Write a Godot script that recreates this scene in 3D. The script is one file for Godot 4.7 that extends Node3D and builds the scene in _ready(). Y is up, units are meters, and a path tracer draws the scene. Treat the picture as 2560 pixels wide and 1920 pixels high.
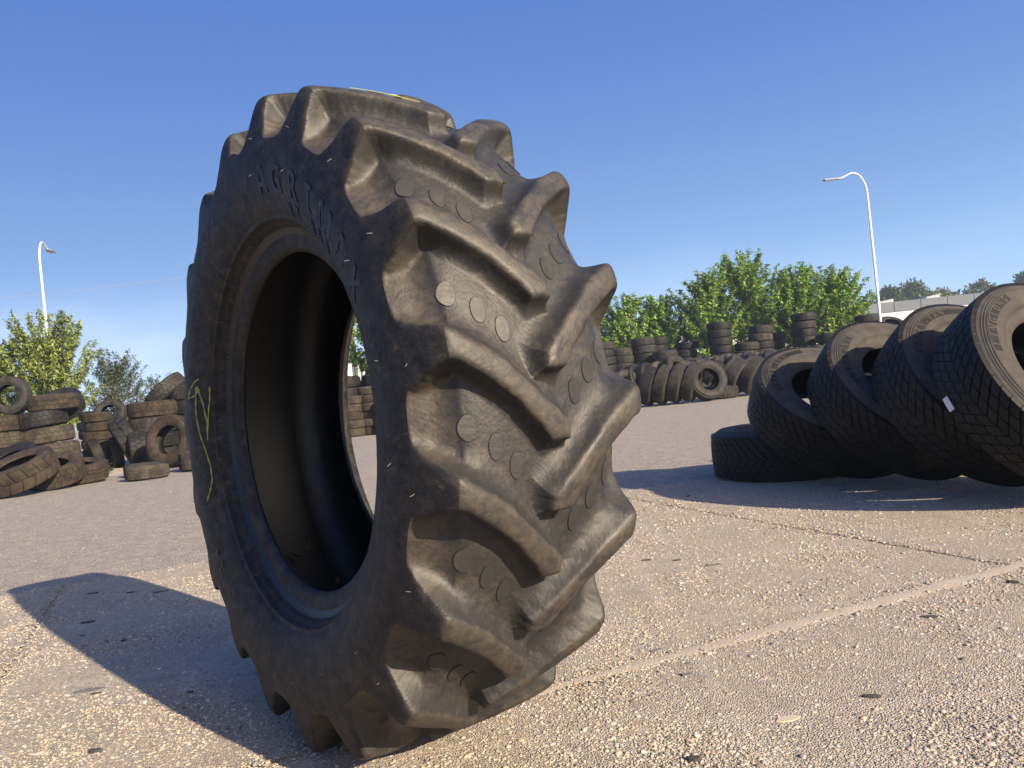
extends Node3D

# ---------------------------------------------------------------- helpers
class Bag:
	var v := PackedVector3Array()
	var n := PackedVector3Array()
	var c := PackedColorArray()
	var uv := PackedVector2Array()
	var i := PackedInt32Array()
	var colored := false
	func vert(p: Vector3, nn: Vector3, col := Color.WHITE) -> int:
		v.append(p); n.append(nn); c.append(col)
		if col != Color.WHITE: colored = true
		return v.size() - 1
	func tri(a: int, b: int, d: int) -> void:
		var f := (v[b] - v[a]).cross(v[d] - v[a])
		if f.dot(n[a] + n[b] + n[d]) > 0.0:
			i.append(a); i.append(d); i.append(b)
		else:
			i.append(a); i.append(b); i.append(d)
	func quad(a: int, b: int, d: int, e: int) -> void:
		tri(a, b, d); tri(a, d, e)
	func flat_quad(p0: Vector3, p1: Vector3, p2: Vector3, p3: Vector3, out: Vector3, col := Color.WHITE) -> void:
		var f := (p2 - p0).cross(p3 - p1)
		if f.length_squared() < 1e-16: return
		f = f.normalized()
		if f.dot(out) < 0.0: f = -f
		var a := vert(p0, f, col); vert(p1, f, col); vert(p2, f, col); vert(p3, f, col)
		quad(a, a + 1, a + 2, a + 3)
	func box(c0: Vector3, half: Vector3, b := Basis.IDENTITY, bev := 0.0, col := Color.WHITE) -> void:
		# a box with chamfered upper and lower rims
		var h := half - Vector3(bev, bev, bev)
		for ax in 3:
			var a1 := (ax + 1) % 3
			var a2 := (ax + 2) % 3
			for s in [-1.0, 1.0]:
				var o := Vector3.ZERO
				o[ax] = s * half[ax]
				var q: Array[Vector3] = []
				for k in [[-1, -1], [1, -1], [1, 1], [-1, 1]]:
					var p := o
					p[a1] = k[0] * h[a1]; p[a2] = k[1] * h[a2]
					q.append(c0 + b * p)
				flat_quad(q[0], q[1], q[2], q[3], b * o, col)
		if bev <= 0.0: return
		for ax in 3:
			var a1 := (ax + 1) % 3
			var a2 := (ax + 2) % 3
			for s1 in [-1.0, 1.0]:
				for s2 in [-1.0, 1.0]:
					var pa := Vector3.ZERO
					pa[a1] = s1 * half[a1]; pa[a2] = s2 * h[a2]
					var pb := Vector3.ZERO
					pb[a1] = s1 * h[a1]; pb[a2] = s2 * half[a2]
					var e := Vector3.ZERO
					e[ax] = h[ax]
					flat_quad(c0 + b * (pa - e), c0 + b * (pa + e), c0 + b * (pb + e), c0 + b * (pb - e), b * (pa + pb), col)
		for s0 in [-1.0, 1.0]:
			for s1 in [-1.0, 1.0]:
				for s2 in [-1.0, 1.0]:
					var p0 := Vector3(s0 * half.x, s1 * h.y, s2 * h.z)
					var p1 := Vector3(s0 * h.x, s1 * half.y, s2 * h.z)
					var p2 := Vector3(s0 * h.x, s1 * h.y, s2 * half.z)
					var nn := (b * Vector3(s0, s1, s2)).normalized()
					var a := vert(c0 + b * p0, nn, col); vert(c0 + b * p1, nn, col); vert(c0 + b * p2, nn, col)
					tri(a, a + 1, a + 2)
	func tube(path: Array, radii: Array, sides := 8, col := Color.WHITE) -> void:
		var first := -1
		var up := Vector3(0.123, 0.2, 0.97).normalized()
		for k in path.size():
			var d: Vector3
			if k == 0: d = path[1] - path[0]
			elif k == path.size() - 1: d = path[k] - path[k - 1]
			else: d = path[k + 1] - path[k - 1]
			d = d.normalized()
			var x := d.cross(up)
			if x.length() < 0.1: x = d.cross(Vector3.RIGHT)
			x = x.normalized()
			var y := d.cross(x)
			for s in sides:
				var a := TAU * s / sides
				var o := x * cos(a) + y * sin(a)
				var id := vert(path[k] + o * radii[k], o, col)
				if first < 0: first = id
		for k in path.size() - 1:
			for s in sides:
				var a := first + k * sides + s
				var b := first + k * sides + (s + 1) % sides
				quad(a, b, b + sides, a + sides)
		for e in 2:
			var k := 0 if e == 0 else path.size() - 1
			var dd: Vector3 = (path[0] - path[1]) if e == 0 else (path[k] - path[k - 1])
			var mid := vert(path[k], dd.normalized(), col)
			var ring := []
			for s in sides: ring.append(vert(v[first + k * sides + s], dd.normalized(), col))
			for s in sides: tri(mid, ring[s], ring[(s + 1) % sides])
	func mesh() -> ArrayMesh:
		var a := []
		a.resize(Mesh.ARRAY_MAX)
		a[Mesh.ARRAY_VERTEX] = v
		a[Mesh.ARRAY_NORMAL] = n
		if colored: a[Mesh.ARRAY_COLOR] = c
		if uv.size() == v.size(): a[Mesh.ARRAY_TEX_UV] = uv
		a[Mesh.ARRAY_INDEX] = i
		var m := ArrayMesh.new()
		m.add_surface_from_arrays(Mesh.PRIMITIVE_TRIANGLES, a)
		return m

var taken := {}
func numbered(called: String) -> String:
	var k: int = taken.get(called, 0)
	taken[called] = k + 1
	return called if k == 0 else "%s_%03d" % [called, k]
func tag(o: Node3D, label: String, category: String, group := "", kind := "") -> void:
	if label: o.set_meta("label", label)
	if category: o.set_meta("category", category)
	if group: o.set_meta("group", group)
	if kind: o.set_meta("kind", kind)
func thing(called: String, label: String, category: String, at := Vector3.ZERO, group := "") -> Node3D:
	var o := Node3D.new()
	o.name = numbered(called)
	add_child(o)
	o.position = at
	tag(o, label, category, group)
	return o
func part(parent: Node3D, called: String, m: Mesh, mat: Material, at := Vector3.ZERO) -> MeshInstance3D:
	var o := MeshInstance3D.new()
	var k := 0
	var nm := called
	while parent.has_node(nm):
		k += 1
		nm = "%s_%03d" % [called, k]
	o.name = nm
	o.mesh = m
	o.material_override = mat
	parent.add_child(o)
	o.position = at
	return o
func solo(called: String, m: Mesh, mat: Material, label := "", category := "", group := "", kind := "", at := Vector3.ZERO) -> MeshInstance3D:
	var o := MeshInstance3D.new()
	o.name = numbered(called)
	o.mesh = m
	o.material_override = mat
	add_child(o)
	o.position = at
	tag(o, label, category, group, kind)
	return o

func spl(xs: Array, ys: Array, x: float) -> float:
	var k := xs.size()
	if x <= xs[0]: return ys[0] + (ys[1] - ys[0]) / (xs[1] - xs[0]) * (x - xs[0])
	if x >= xs[k - 1]: return ys[k - 1]
	var j := 0
	while x > xs[j + 1]: j += 1
	var h: float = xs[j + 1] - xs[j]
	var t: float = (x - xs[j]) / h
	var d: float = (ys[j + 1] - ys[j]) / h
	var m0: float = d
	var m1: float = d
	if j > 0:
		var dp: float = (ys[j] - ys[j - 1]) / (xs[j] - xs[j - 1])
		m0 = 0.0 if dp * d <= 0.0 else 2.0 * dp * d / (dp + d)
	if j < k - 2:
		var dn: float = (ys[j + 2] - ys[j + 1]) / (xs[j + 2] - xs[j + 1])
		m1 = 0.0 if dn * d <= 0.0 else 2.0 * dn * d / (dn + d)
	var t2 := t * t
	var t3 := t2 * t
	return (2 * t3 - 3 * t2 + 1) * ys[j] + (t3 - 2 * t2 + t) * h * m0 + (-2 * t3 + 3 * t2) * ys[j + 1] + (t3 - t2) * h * m1

func noise(sd: int, freq: float, oct := 4, kind := FastNoiseLite.TYPE_SIMPLEX_SMOOTH, gain := 0.5, ridged := false) -> FastNoiseLite:
	var f := FastNoiseLite.new()
	f.seed = sd
	f.frequency = freq
	f.noise_type = kind
	f.fractal_type = FastNoiseLite.FRACTAL_FBM if oct > 1 else FastNoiseLite.FRACTAL_NONE
	f.fractal_octaves = oct
	f.fractal_gain = gain
	if ridged: f.fractal_type = FastNoiseLite.FRACTAL_RIDGED
	return f
func ramp(pts: Array) -> Gradient:
	var g := Gradient.new()
	var o := PackedFloat32Array()
	var c := PackedColorArray()
	for p in pts:
		o.append(p[0]); c.append(p[1])
	g.offsets = o
	g.colors = c
	return g
func tex(f: FastNoiseLite, size: int, g: Gradient = null, nmap := 0.0) -> NoiseTexture2D:
	var t := NoiseTexture2D.new()
	t.noise = f
	t.width = size; t.height = size
	t.seamless = true
	t.seamless_blend_skirt = 0.15
	t.generate_mipmaps = false
	if g: t.color_ramp = g
	if nmap > 0.0:
		t.as_normal_map = true
		t.bump_strength = nmap
	return t
func lin(r: float, g: float, b: float, a := 1.0) -> Color:
	return Color(r, g, b, a).linear_to_srgb()
func grey(x: float, a := 1.0) -> Color:
	return Color(x, x, x, a)
func flat_mat(col: Color, rough := 0.8, metal := 0.0) -> StandardMaterial3D:
	var m := StandardMaterial3D.new()
	m.albedo_color = col
	m.roughness = rough
	m.metallic = metal
	return m

# ---------------------------------------------------------------- materials
var M := {}
func rubber(base: Color, dirt: Color, share: float, rough: float, scale: float, sd: int, bump := 0.08, spec := 0.34) -> StandardMaterial3D:
	var m := StandardMaterial3D.new()
	m.albedo_color = base
	m.roughness = rough
	m.metallic_specular = spec
	m.uv1_triplanar = true
	m.uv1_world_triplanar = true
	m.uv1_scale = Vector3.ONE * scale
	m.detail_enabled = true
	var lo := 1.0 - share
	m.detail_albedo = tex(noise(sd, 0.012, 6), 512, ramp([[0.0, Color(dirt, 0.0)], [clampf(lo * 0.8, 0.02, 0.9), Color(dirt, 0.0)], [clampf(lo * 0.8 + 0.22, 0.05, 0.97), Color(dirt, 0.55)], [1.0, Color(dirt, 0.85)]]))
	m.heightmap_enabled = true
	m.heightmap_texture = M.grain_tex
	m.heightmap_scale = bump
	return m

func make_materials() -> void:
	M.grain_tex = tex(noise(11, 0.05, 5), 512)
	# the big tyre: vertex colours carry its rubber, lug wall shade and its dust
	var m := StandardMaterial3D.new()
	m.vertex_color_use_as_albedo = true
	m.albedo_color = lin(0.25, 0.25, 0.25)
	m.roughness = 0.6
	m.uv1_triplanar = true
	m.uv1_world_triplanar = true
	m.uv1_scale = Vector3.ONE * 1.5
	m.roughness_texture = tex(noise(3, 0.02, 5), 512, ramp([[0.0, grey(0.8)], [0.5, grey(1.0)], [1.0, grey(1.0)]]))
	m.detail_enabled = true
	m.detail_albedo = tex(noise(21, 0.014, 8, FastNoiseLite.TYPE_SIMPLEX_SMOOTH, 0.68), 1024, ramp([[0.0, Color(lin(0.016, 0.016, 0.016), 0.6)], [0.36, Color(lin(0.02, 0.02, 0.02), 0.25)], [0.47, Color(lin(0.05, 0.047, 0.042), 0.0)], [0.57, Color(lin(0.048, 0.0455, 0.041), 0.08)], [0.64, Color(lin(0.062, 0.057, 0.049), 0.45)], [0.69, Color(lin(0.040, 0.038, 0.034), 0.1)], [0.76, Color(lin(0.085, 0.072, 0.055), 0.6)], [1.0, Color(lin(0.12, 0.10, 0.078), 0.85)]]))
	m.heightmap_enabled = true
	m.heightmap_texture = tex(noise(12, 0.022, 6, FastNoiseLite.TYPE_SIMPLEX_SMOOTH, 0.62, true), 1024)
	m.heightmap_flip_texture = true
	m.heightmap_scale = 0.10
	M.tread = m
	var sdw: StandardMaterial3D = m.duplicate()
	sdw.roughness = 0.62
	sdw.metallic_specular = 0.32
	sdw.heightmap_texture = tex(noise(17, 0.012, 7, FastNoiseLite.TYPE_SIMPLEX_SMOOTH, 0.6, true), 1024)
	sdw.heightmap_scale = 0.22
	sdw.detail_albedo = tex(noise(22, 0.014, 8, FastNoiseLite.TYPE_SIMPLEX_SMOOTH, 0.66), 1024, ramp([[0.0, Color(lin(0.006, 0.006, 0.0065), 0.9)], [0.36, Color(lin(0.008, 0.008, 0.0085), 0.7)], [0.45, Color(lin(0.012, 0.0115, 0.0115), 0.25)], [0.52, Color(lin(0.04, 0.034, 0.028), 0.0)], [0.58, Color(lin(0.050, 0.041, 0.032), 0.45)], [0.63, Color(lin(0.03, 0.026, 0.022), 0.2)], [0.70, Color(lin(0.080, 0.066, 0.052), 0.7)], [1.0, Color(lin(0.12, 0.10, 0.085), 0.9)]]))
	M.side = sdw
	M.liner = rubber(lin(0.004, 0.0042, 0.0052), lin(0.011, 0.0112, 0.0125), 0.35, 0.42, 1.3, 31, 0.08, 0.5)
	M.letter = rubber(lin(0.029, 0.028, 0.028), lin(0.052, 0.045, 0.037), 0.4, 0.5, 2.0, 32)
	M.disc = rubber(lin(0.012, 0.012, 0.0118), lin(0.036, 0.033, 0.028), 0.45, 0.6, 3.0, 33, 0.05, 0.45)
	M.chalk = flat_mat(lin(0.33, 0.335, 0.085), 0.95)
	M.whisker = flat_mat(lin(0.16, 0.15, 0.14), 0.7)
	# other tyres
	M.black = rubber(lin(0.009, 0.009, 0.0092), lin(0.030, 0.027, 0.023), 0.45, 0.62, 0.9, 41)
	M.grey = rubber(lin(0.017, 0.0165, 0.016), lin(0.050, 0.044, 0.037), 0.5, 0.7, 0.8, 42)
	M.brown = rubber(lin(0.022, 0.0175, 0.014), lin(0.064, 0.048, 0.033), 0.55, 0.85, 0.8, 43)
	M.dusty = rubber(lin(0.030, 0.026, 0.021), lin(0.092, 0.077, 0.058), 0.55, 0.9, 0.7, 44)
	M.new_tread = rubber(lin(0.0055, 0.0055, 0.0056), lin(0.013, 0.012, 0.0105), 0.36, 0.58, 1.6, 45)
	M.new_side = rubber(lin(0.039, 0.036, 0.0325), lin(0.068, 0.062, 0.054), 0.5, 0.75, 1.6, 46, 0.04)
	M.new_band = rubber(lin(0.010, 0.0095, 0.009), lin(0.017, 0.0155, 0.013), 0.4, 0.7, 1.6, 47, 0.04)
	M.dark = rubber(lin(0.010, 0.010, 0.011), lin(0.035, 0.03, 0.026), 0.35, 0.6, 1.0, 48)
	# ground
	var c := StandardMaterial3D.new()
	c.albedo_color = Color.WHITE
	c.albedo_texture = tex(noise(51, 0.035, 6), 1024, ramp([[0.0, lin(0.28, 0.233, 0.178)], [0.35, lin(0.385, 0.328, 0.258)], [0.6, lin(0.45, 0.388, 0.31)], [1.0, lin(0.54, 0.472, 0.385)]]))
	c.roughness = 0.95
	c.uv1_triplanar = true
	c.uv1_world_triplanar = true
	c.uv1_scale = Vector3.ONE * 1.1
	c.detail_enabled = true
	c.detail_albedo = tex(noise(52, 0.004, 5), 1024, ramp([[0.0, Color(lin(0.26, 0.22, 0.18), 0.45)], [0.40, Color(lin(0.33, 0.28, 0.225), 0.03)], [0.6, Color(lin(0.50, 0.43, 0.34), 0.0)], [1.0, Color(lin(0.52, 0.45, 0.36), 0.6)]]))
	c.heightmap_enabled = true
	c.heightmap_texture = tex(noise(53, 0.12, 4), 1024)
	c.heightmap_scale = 1.5
	M.concrete = c
	var a := StandardMaterial3D.new()
	var cell := noise(54, 0.16, 1, FastNoiseLite.TYPE_CELLULAR)
	cell.cellular_return_type = FastNoiseLite.RETURN_CELL_VALUE
	a.albedo_texture = tex(cell, 1024, ramp([[0.0, lin(0.13, 0.116, 0.10)], [0.4, lin(0.25, 0.222, 0.19)], [0.7, lin(0.325, 0.287, 0.245)], [0.9, lin(0.37, 0.32, 0.265)], [1.0, lin(0.54, 0.48, 0.41)]]))
	a.roughness = 0.9
	a.uv1_triplanar = true
	a.uv1_world_triplanar = true
	a.uv1_scale = Vector3.ONE * 0.8
	a.detail_enabled = true
	a.detail_albedo = tex(noise(55, 0.006, 6), 1024, ramp([[0.0, Color(lin(0.16, 0.144, 0.125), 0.5)], [0.42, Color(lin(0.25, 0.222, 0.19), 0.05)], [0.58, Color(lin(0.34, 0.295, 0.24), 0.1)], [1.0, Color(lin(0.42, 0.36, 0.285), 0.75)]]))
	a.heightmap_enabled = true
	a.heightmap_texture = tex(noise(56, 0.16, 3), 1024)
	a.heightmap_scale = 0.8
	M.asphalt = a
	var sand: StandardMaterial3D = c.duplicate()
	sand.albedo_texture = tex(noise(57, 0.08, 5), 512, ramp([[0.0, lin(0.33, 0.275, 0.21)], [1.0, lin(0.46, 0.39, 0.31)]]))
	sand.heightmap_scale = 0.3
	M.sand = sand
	var pb := StandardMaterial3D.new()
	pb.vertex_color_use_as_albedo = true
	pb.roughness = 0.75
	M.pebble = pb
	# plants, posts, building
	var lf := StandardMaterial3D.new()
	lf.vertex_color_use_as_albedo = true
	lf.roughness = 0.5
	lf.backlight_enabled = true
	lf.backlight = Color(0.7, 0.75, 0.3)
	lf.cull_mode = BaseMaterial3D.CULL_DISABLED
	M.leaf = lf
	M.bark = rubber(lin(0.09, 0.07, 0.055), lin(0.16, 0.14, 0.12), 0.5, 0.9, 2.0, 61, 0.5)
	M.lamp_white = flat_mat(lin(0.72, 0.73, 0.74), 0.45)
	M.lamp_grey = flat_mat(lin(0.26, 0.27, 0.29), 0.5, 0.3)
	M.glass = flat_mat(lin(0.35, 0.37, 0.4), 0.2)
	M.panel = rubber(lin(0.105, 0.12, 0.138), lin(0.115, 0.13, 0.15), 0.4, 0.6, 0.2, 62, 0.02)
	M.wall_white = rubber(lin(0.72, 0.72, 0.72), lin(0.6, 0.58, 0.56), 0.3, 0.7, 0.2, 63, 0.02)
	M.cable = flat_mat(lin(0.3, 0.3, 0.32), 0.6)
	M.sticker = flat_mat(lin(0.62, 0.62, 0.64), 0.7)
	M.paper = flat_mat(lin(0.66, 0.64, 0.6), 0.8)

# ---------------------------------------------------------------- the big tractor tyre
const PITCH := 360.0 / 19.0
const NU := 96
var uq := [-0.05, -0.02, 0.0, 0.039, 0.081, 0.127, 0.186, 0.217, 0.232, 0.248, 0.28, 0.312, 0.36]
var uy := [-4.5, -2.45, -1.05, 1.15, 3.6, 6.35, 8.9, 10.05, 10.6, 11.1, 11.8, 12.6, 14.4]
var lq := [-0.05, -0.02, 0.0, 0.03, 0.056, 0.082, 0.109, 0.149, 0.186, 0.222, 0.232, 0.248, 0.28, 0.32, 0.36]
var ly := [-10.8, -8.3, -6.7, -4.5, -2.45, -0.65, 1.2, 3.05, 4.65, 6.1, 6.4, 6.6, 6.0, 4.8, 3.8]
var es := [0.0, 0.15, 0.28, 0.33, 0.37, 0.60, 1.0]
var et := [0.279, 0.270, 0.257, 0.249, 0.234, 0.15, 0.0]
var er := [0.775, 0.830, 0.886, 0.902, 0.9095, 0.918, 0.925]
var fs := [0.0, 0.05, 0.15, 0.28, 0.37, 0.60, 1.0]
var ft := [0.279, 0.261, 0.230, 0.205, 0.193, 0.14, 0.0]
var fr := [0.775, 0.786, 0.804, 0.829, 0.844, 0.862, 0.873]
var side_r := [0.483, 0.492, 0.505, 0.520, 0.5365, 0.548, 0.556, 0.566, 0.572, 0.580, 0.592, 0.612, 0.64, 0.67, 0.70, 0.73, 0.755, 0.775]
var side_t := [0.176, 0.186, 0.192, 0.1955, 0.199, 0.208, 0.2225, 0.2345, 0.2445, 0.2455, 0.2535, 0.2625, 0.2725, 0.2805, 0.2845, 0.2850, 0.2825, 0.2790]
var wear: FastNoiseLite

func q_of(s: float) -> float:
	return spl(es, et, s) if s >= 0.37 else 0.233 + (0.37 - s) * 0.40
func skew(q: float) -> float:
	q = clampf(absf(q), 0.0, 0.36)
	return 0.5 * (spl(uq, uy, q) + spl(lq, ly, q))
func lug_m(th: float, q: float) -> float:
	# how far the surface at (angle in degrees, lateral place) stands from the floor (0) to the lug top (1)
	if q < -0.09: return 0.0
	var up: float
	var lo: float
	if q > 0.36:
		var e := sqrt(maxf(0.0, 1.0 - pow((q - 0.36) / 0.0205, 2.0)))
		up = 0.2 + PITCH - (0.2 + PITCH - 14.4) * e
		lo = 0.2 + 3.6 * e
	else:
		up = spl(uq, uy, q)
		lo = spl(lq, ly, q)
	var mid := 0.5 * (up + lo)
	th = fposmod(th - mid + PITCH * 0.5, PITCH) - PITCH * 0.5 + mid
	var w := wear.get_noise_2d(th * 9.0, q * 260.0) * 0.0022
	var cf := (0.84 if q < 0.2 else lerpf(0.84, 1.0, clampf((q - 0.2) / 0.05, 0.0, 1.0))) * 0.0174533 * 0.9
	var du := (up - th) * cf + w
	var dl := (th - lo) * cf + w
	var m := 1.0
	var k := lerpf(0.021, 0.011, clampf((q - 0.19) / 0.06, 0.0, 1.0))
	if du < 0.0: m = minf(m, (exp(du / k) - 0.03) / 0.97 * 0.84)
	k = lerpf(0.0095, 0.0075, clampf((q - 0.2) / 0.06, 0.0, 1.0))
	if dl < 0.0: m = minf(m, (exp(dl / k) - 0.03) / 0.97 * 0.84)
	var dt := (th + 4.75) * 0.0174533 * 0.9 + w
	if q < 0.08 and dt < 0.0: m = minf(m, (exp(dt / 0.013) - 0.03) / 0.97 * 0.84)
	var de := q + 0.023 + w
	if de < 0.0: m = minf(m, (exp(de / 0.010) - 0.03) / 0.97 * 0.84)
	if minf(minf(du, dl), minf(dt if q < 0.08 else 1.0, de)) >= 0.0:
		# worn, rounded rims
		var inside := minf(minf(du, dl), minf(dt if q < 0.08 else 1.0, de))
		m -= 0.16 * exp(-maxf(inside, 0.0) / 0.0065)
	return maxf(m, 0.0)

func tread_point(th: float, s: float, side: float) -> Vector3:
	# side +1: the near half (z > 0), -1: the far half; returns the place, colours come from tread_color
	var q := q_of(s)
	var a := lug_m(th if side > 0 else th - PITCH * 0.5, q)
	var b := lug_m(th - PITCH * 0.5 if side > 0 else th, -q) if q < 0.1 else 0.0
	var m := maxf(a, b)
	last_m = m
	last_far = (b > a) if side > 0 else (a >= b)
	var t := lerpf(spl(fs, ft, s), spl(es, et, s), m) * side
	var r := lerpf(spl(fs, fr, s), spl(es, er, s), m)
	return Vector3(t, r, m)
var last_m := 0.0
var last_far := false

func big_tyre(at: Vector3, u: Vector3, v: Vector3, n: Vector3) -> Node3D:
	wear = noise(5, 0.05, 3)
	var o := thing("tractor_tyre", "huge worn black tractor tyre standing upright with chevron lugs and open centre", "tyre", at)
	o.basis = Basis(u * 1.014, v * 0.986, n)   # it sags a little under its own weight
	var cen := Vector3(0, 0.929, 0)
	# s positions over both halves, near lip .. centre .. far lip
	var ss := []
	var nh := 104
	for k in nh + 1:
		ss.append([float(k) / nh, 1.0])
	for k in range(nh - 1, -1, -1):
		ss.append([float(k) / nh, -1.0])
	var ns := ss.size()
	var P := PackedVector3Array()      # one pitch in cylinder form: angle, radius, z
	var H := PackedFloat32Array()
	var F := PackedByteArray()
	var C := PackedColorArray()
	P.resize((NU + 1) * ns); H.resize((NU + 1) * ns); F.resize((NU + 1) * ns); C.resize((NU + 1) * ns)
	var blot := noise(8, 0.02, 4)
	var fine := noise(9, 0.12, 3)
	for j in ns:
		var s: float = ss[j][0]
		var side: float = ss[j][1]
		var q := q_of(s)
		var sk := skew(q)
		for k in NU + 1:
			var uu := -PITCH * 0.5 + PITCH * k / NU
			var th := uu + sk
			var p := tread_point(th, s, side)
			var id := k * ns + j
			var m := p.z
			var rr := p.y + fine.get_noise_2d(th * 40.0, p.x * 900.0) * 0.0006
			P[id] = Vector3(th, rr, p.x)
			H[id] = m
			F[id] = 1 if last_far else 0
			var b := blot.get_noise_3d(th * 6.0, p.x * 300.0 + side * 50.0, rr * 300.0)
			var f2 := fine.get_noise_3d(th * 7.0 + 100.0, p.x * 420.0, rr * 420.0)
			var dust_shade := 0.0
			if m > 0.82: dust_shade = (0.46 if s > 0.33 else 0.12) + 1.0 * b + 0.6 * f2
			elif m > 0.25: dust_shade = 0.25 * b  # lug walls get almost none, painting in the shade beneath the lugs
			else: dust_shade = -0.10 + 0.7 * b + 0.6 * f2
			if m < 0.7: dust_shade += 0.62 * smoothstep(0.42, 0.10, s)
			dust_shade = clampf(dust_shade, 0.0, 1.0)
			var col := Vector3(0.0150, 0.0152, 0.0152).lerp(Vector3(0.053, 0.0428, 0.0318), dust_shade)
			if s < 0.345 and m > 0.79:
				col = Vector3(0.0215, 0.0205, 0.0205).lerp(Vector3(0.062, 0.050, 0.038), clampf(b * 2.0 - 0.15, 0.0, 0.85) * 0.8)
			col *= 1.0 + 0.18 * f2
			C[id] = Color(col.x * 4.0, col.y * 4.0, col.z * 4.0)
	var X := PackedVector3Array()
	X.resize(P.size())
	for id in P.size():
		var a := deg_to_rad(P[id].x)
		X[id] = Vector3(cos(a) * P[id].y, sin(a) * P[id].y, P[id].z)
	var turn := Basis(Vector3(0, 0, 1), deg_to_rad(PITCH))
	var back := turn.inverse()
	var N := PackedVector3Array()
	N.resize(P.size())
	for k in NU + 1:
		for j in ns:
			var x1 := X[(k + 1) * ns + j] if k < NU else turn * X[1 * ns + j]
			var x0 := X[(k - 1) * ns + j] if k > 0 else back * X[(NU - 1) * ns + j]
			var y1 := X[k * ns + mini(j + 1, ns - 1)]
			var y0 := X[k * ns + maxi(j - 1, 0)]
			var nn := (x1 - x0).cross(y1 - y0).normalized()
			var out := Vector3(X[k * ns + j].x, X[k * ns + j].y, 0.0).normalized() * 0.6 + Vector3(0, 0, X[k * ns + j].z) * 1.2
			if nn.dot(out) < 0.0: nn = -nn
			N[k * ns + j] = nn
	# faces sorted to near lug, far lug and the floor between
	var near := Bag.new()
	var far := Bag.new()
	var floor_bag := Bag.new()
	var near_end := Bag.new()
	var far_end := Bag.new()
	var maps := [{}, {}, {}, {}, {}]
	var bags := [near, far, floor_bag, near_end, far_end]
	for k in NU:
		for j in ns - 1:
			var ids := [k * ns + j, (k + 1) * ns + j, (k + 1) * ns + j + 1, k * ns + j + 1]
			var mm := maxf(maxf(H[ids[0]], H[ids[1]]), maxf(H[ids[2]], H[ids[3]]))
			var which := 2
			if mm > 0.10:
				which = 1 if (F[ids[0]] == 1) else 0
			var shift := 0
			if which == 1 and k < NU / 2: shift = 1
			var low := minf(minf(H[ids[0]], H[ids[1]]), minf(H[ids[2]], H[ids[3]]))
			if which < 2 and low > 0.79 and maxf(ss[j][0], ss[j + 1][0]) < 0.345: which += 3
			var bag: Bag = bags[which]
			var out := []
			for id in ids:
				var key: int = id * 2 + shift
				if not maps[which].has(key):
					var x := X[id]
					var nn := N[id]
					if shift == 1:
						x = turn * x; nn = turn * nn
					maps[which][key] = bag.vert(x, nn, C[id])
				out.append(maps[which][key])
			bag.quad(out[0], out[1], out[2], out[3])
	var nm := near.mesh()
	var fm := far.mesh()
	var nem := near_end.mesh()
	var fem := far_end.mesh()
	for k in 19:
		var b := Basis(Vector3(0, 0, 1), deg_to_rad(PITCH * k))
		var l1 := part(o, "lug", nm, M.tread, cen)
		l1.basis = b
		var l2 := part(o, "lug", fm, M.tread, cen)
		l2.basis = b
		# the lug's end that runs down into the sidewall
		var e1 := part(o, "lug_shoulder", nem, M.side, cen)
		e1.basis = b
		var e2 := part(o, "lug_shoulder", fem, M.side, cen)
		e2.basis = b
	var whole := Bag.new()
	whole.colored = true
	for k in 19:
		var b := Basis(Vector3(0, 0, 1), deg_to_rad(PITCH * k))
		var base := whole.v.size()
		for id in floor_bag.v.size():
			whole.v.append(b * floor_bag.v[id])
			whole.n.append(b * floor_bag.n[id])
		whole.c.append_array(floor_bag.c)
		for id in floor_bag.i: whole.i.append(id + base)
	part(o, "tread_floor", whole.mesh(), M.tread, cen)
	# sidewalls with rim flange, then the inside
	var seg := 456
	var lump := noise(14, 1.0, 4)
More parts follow.
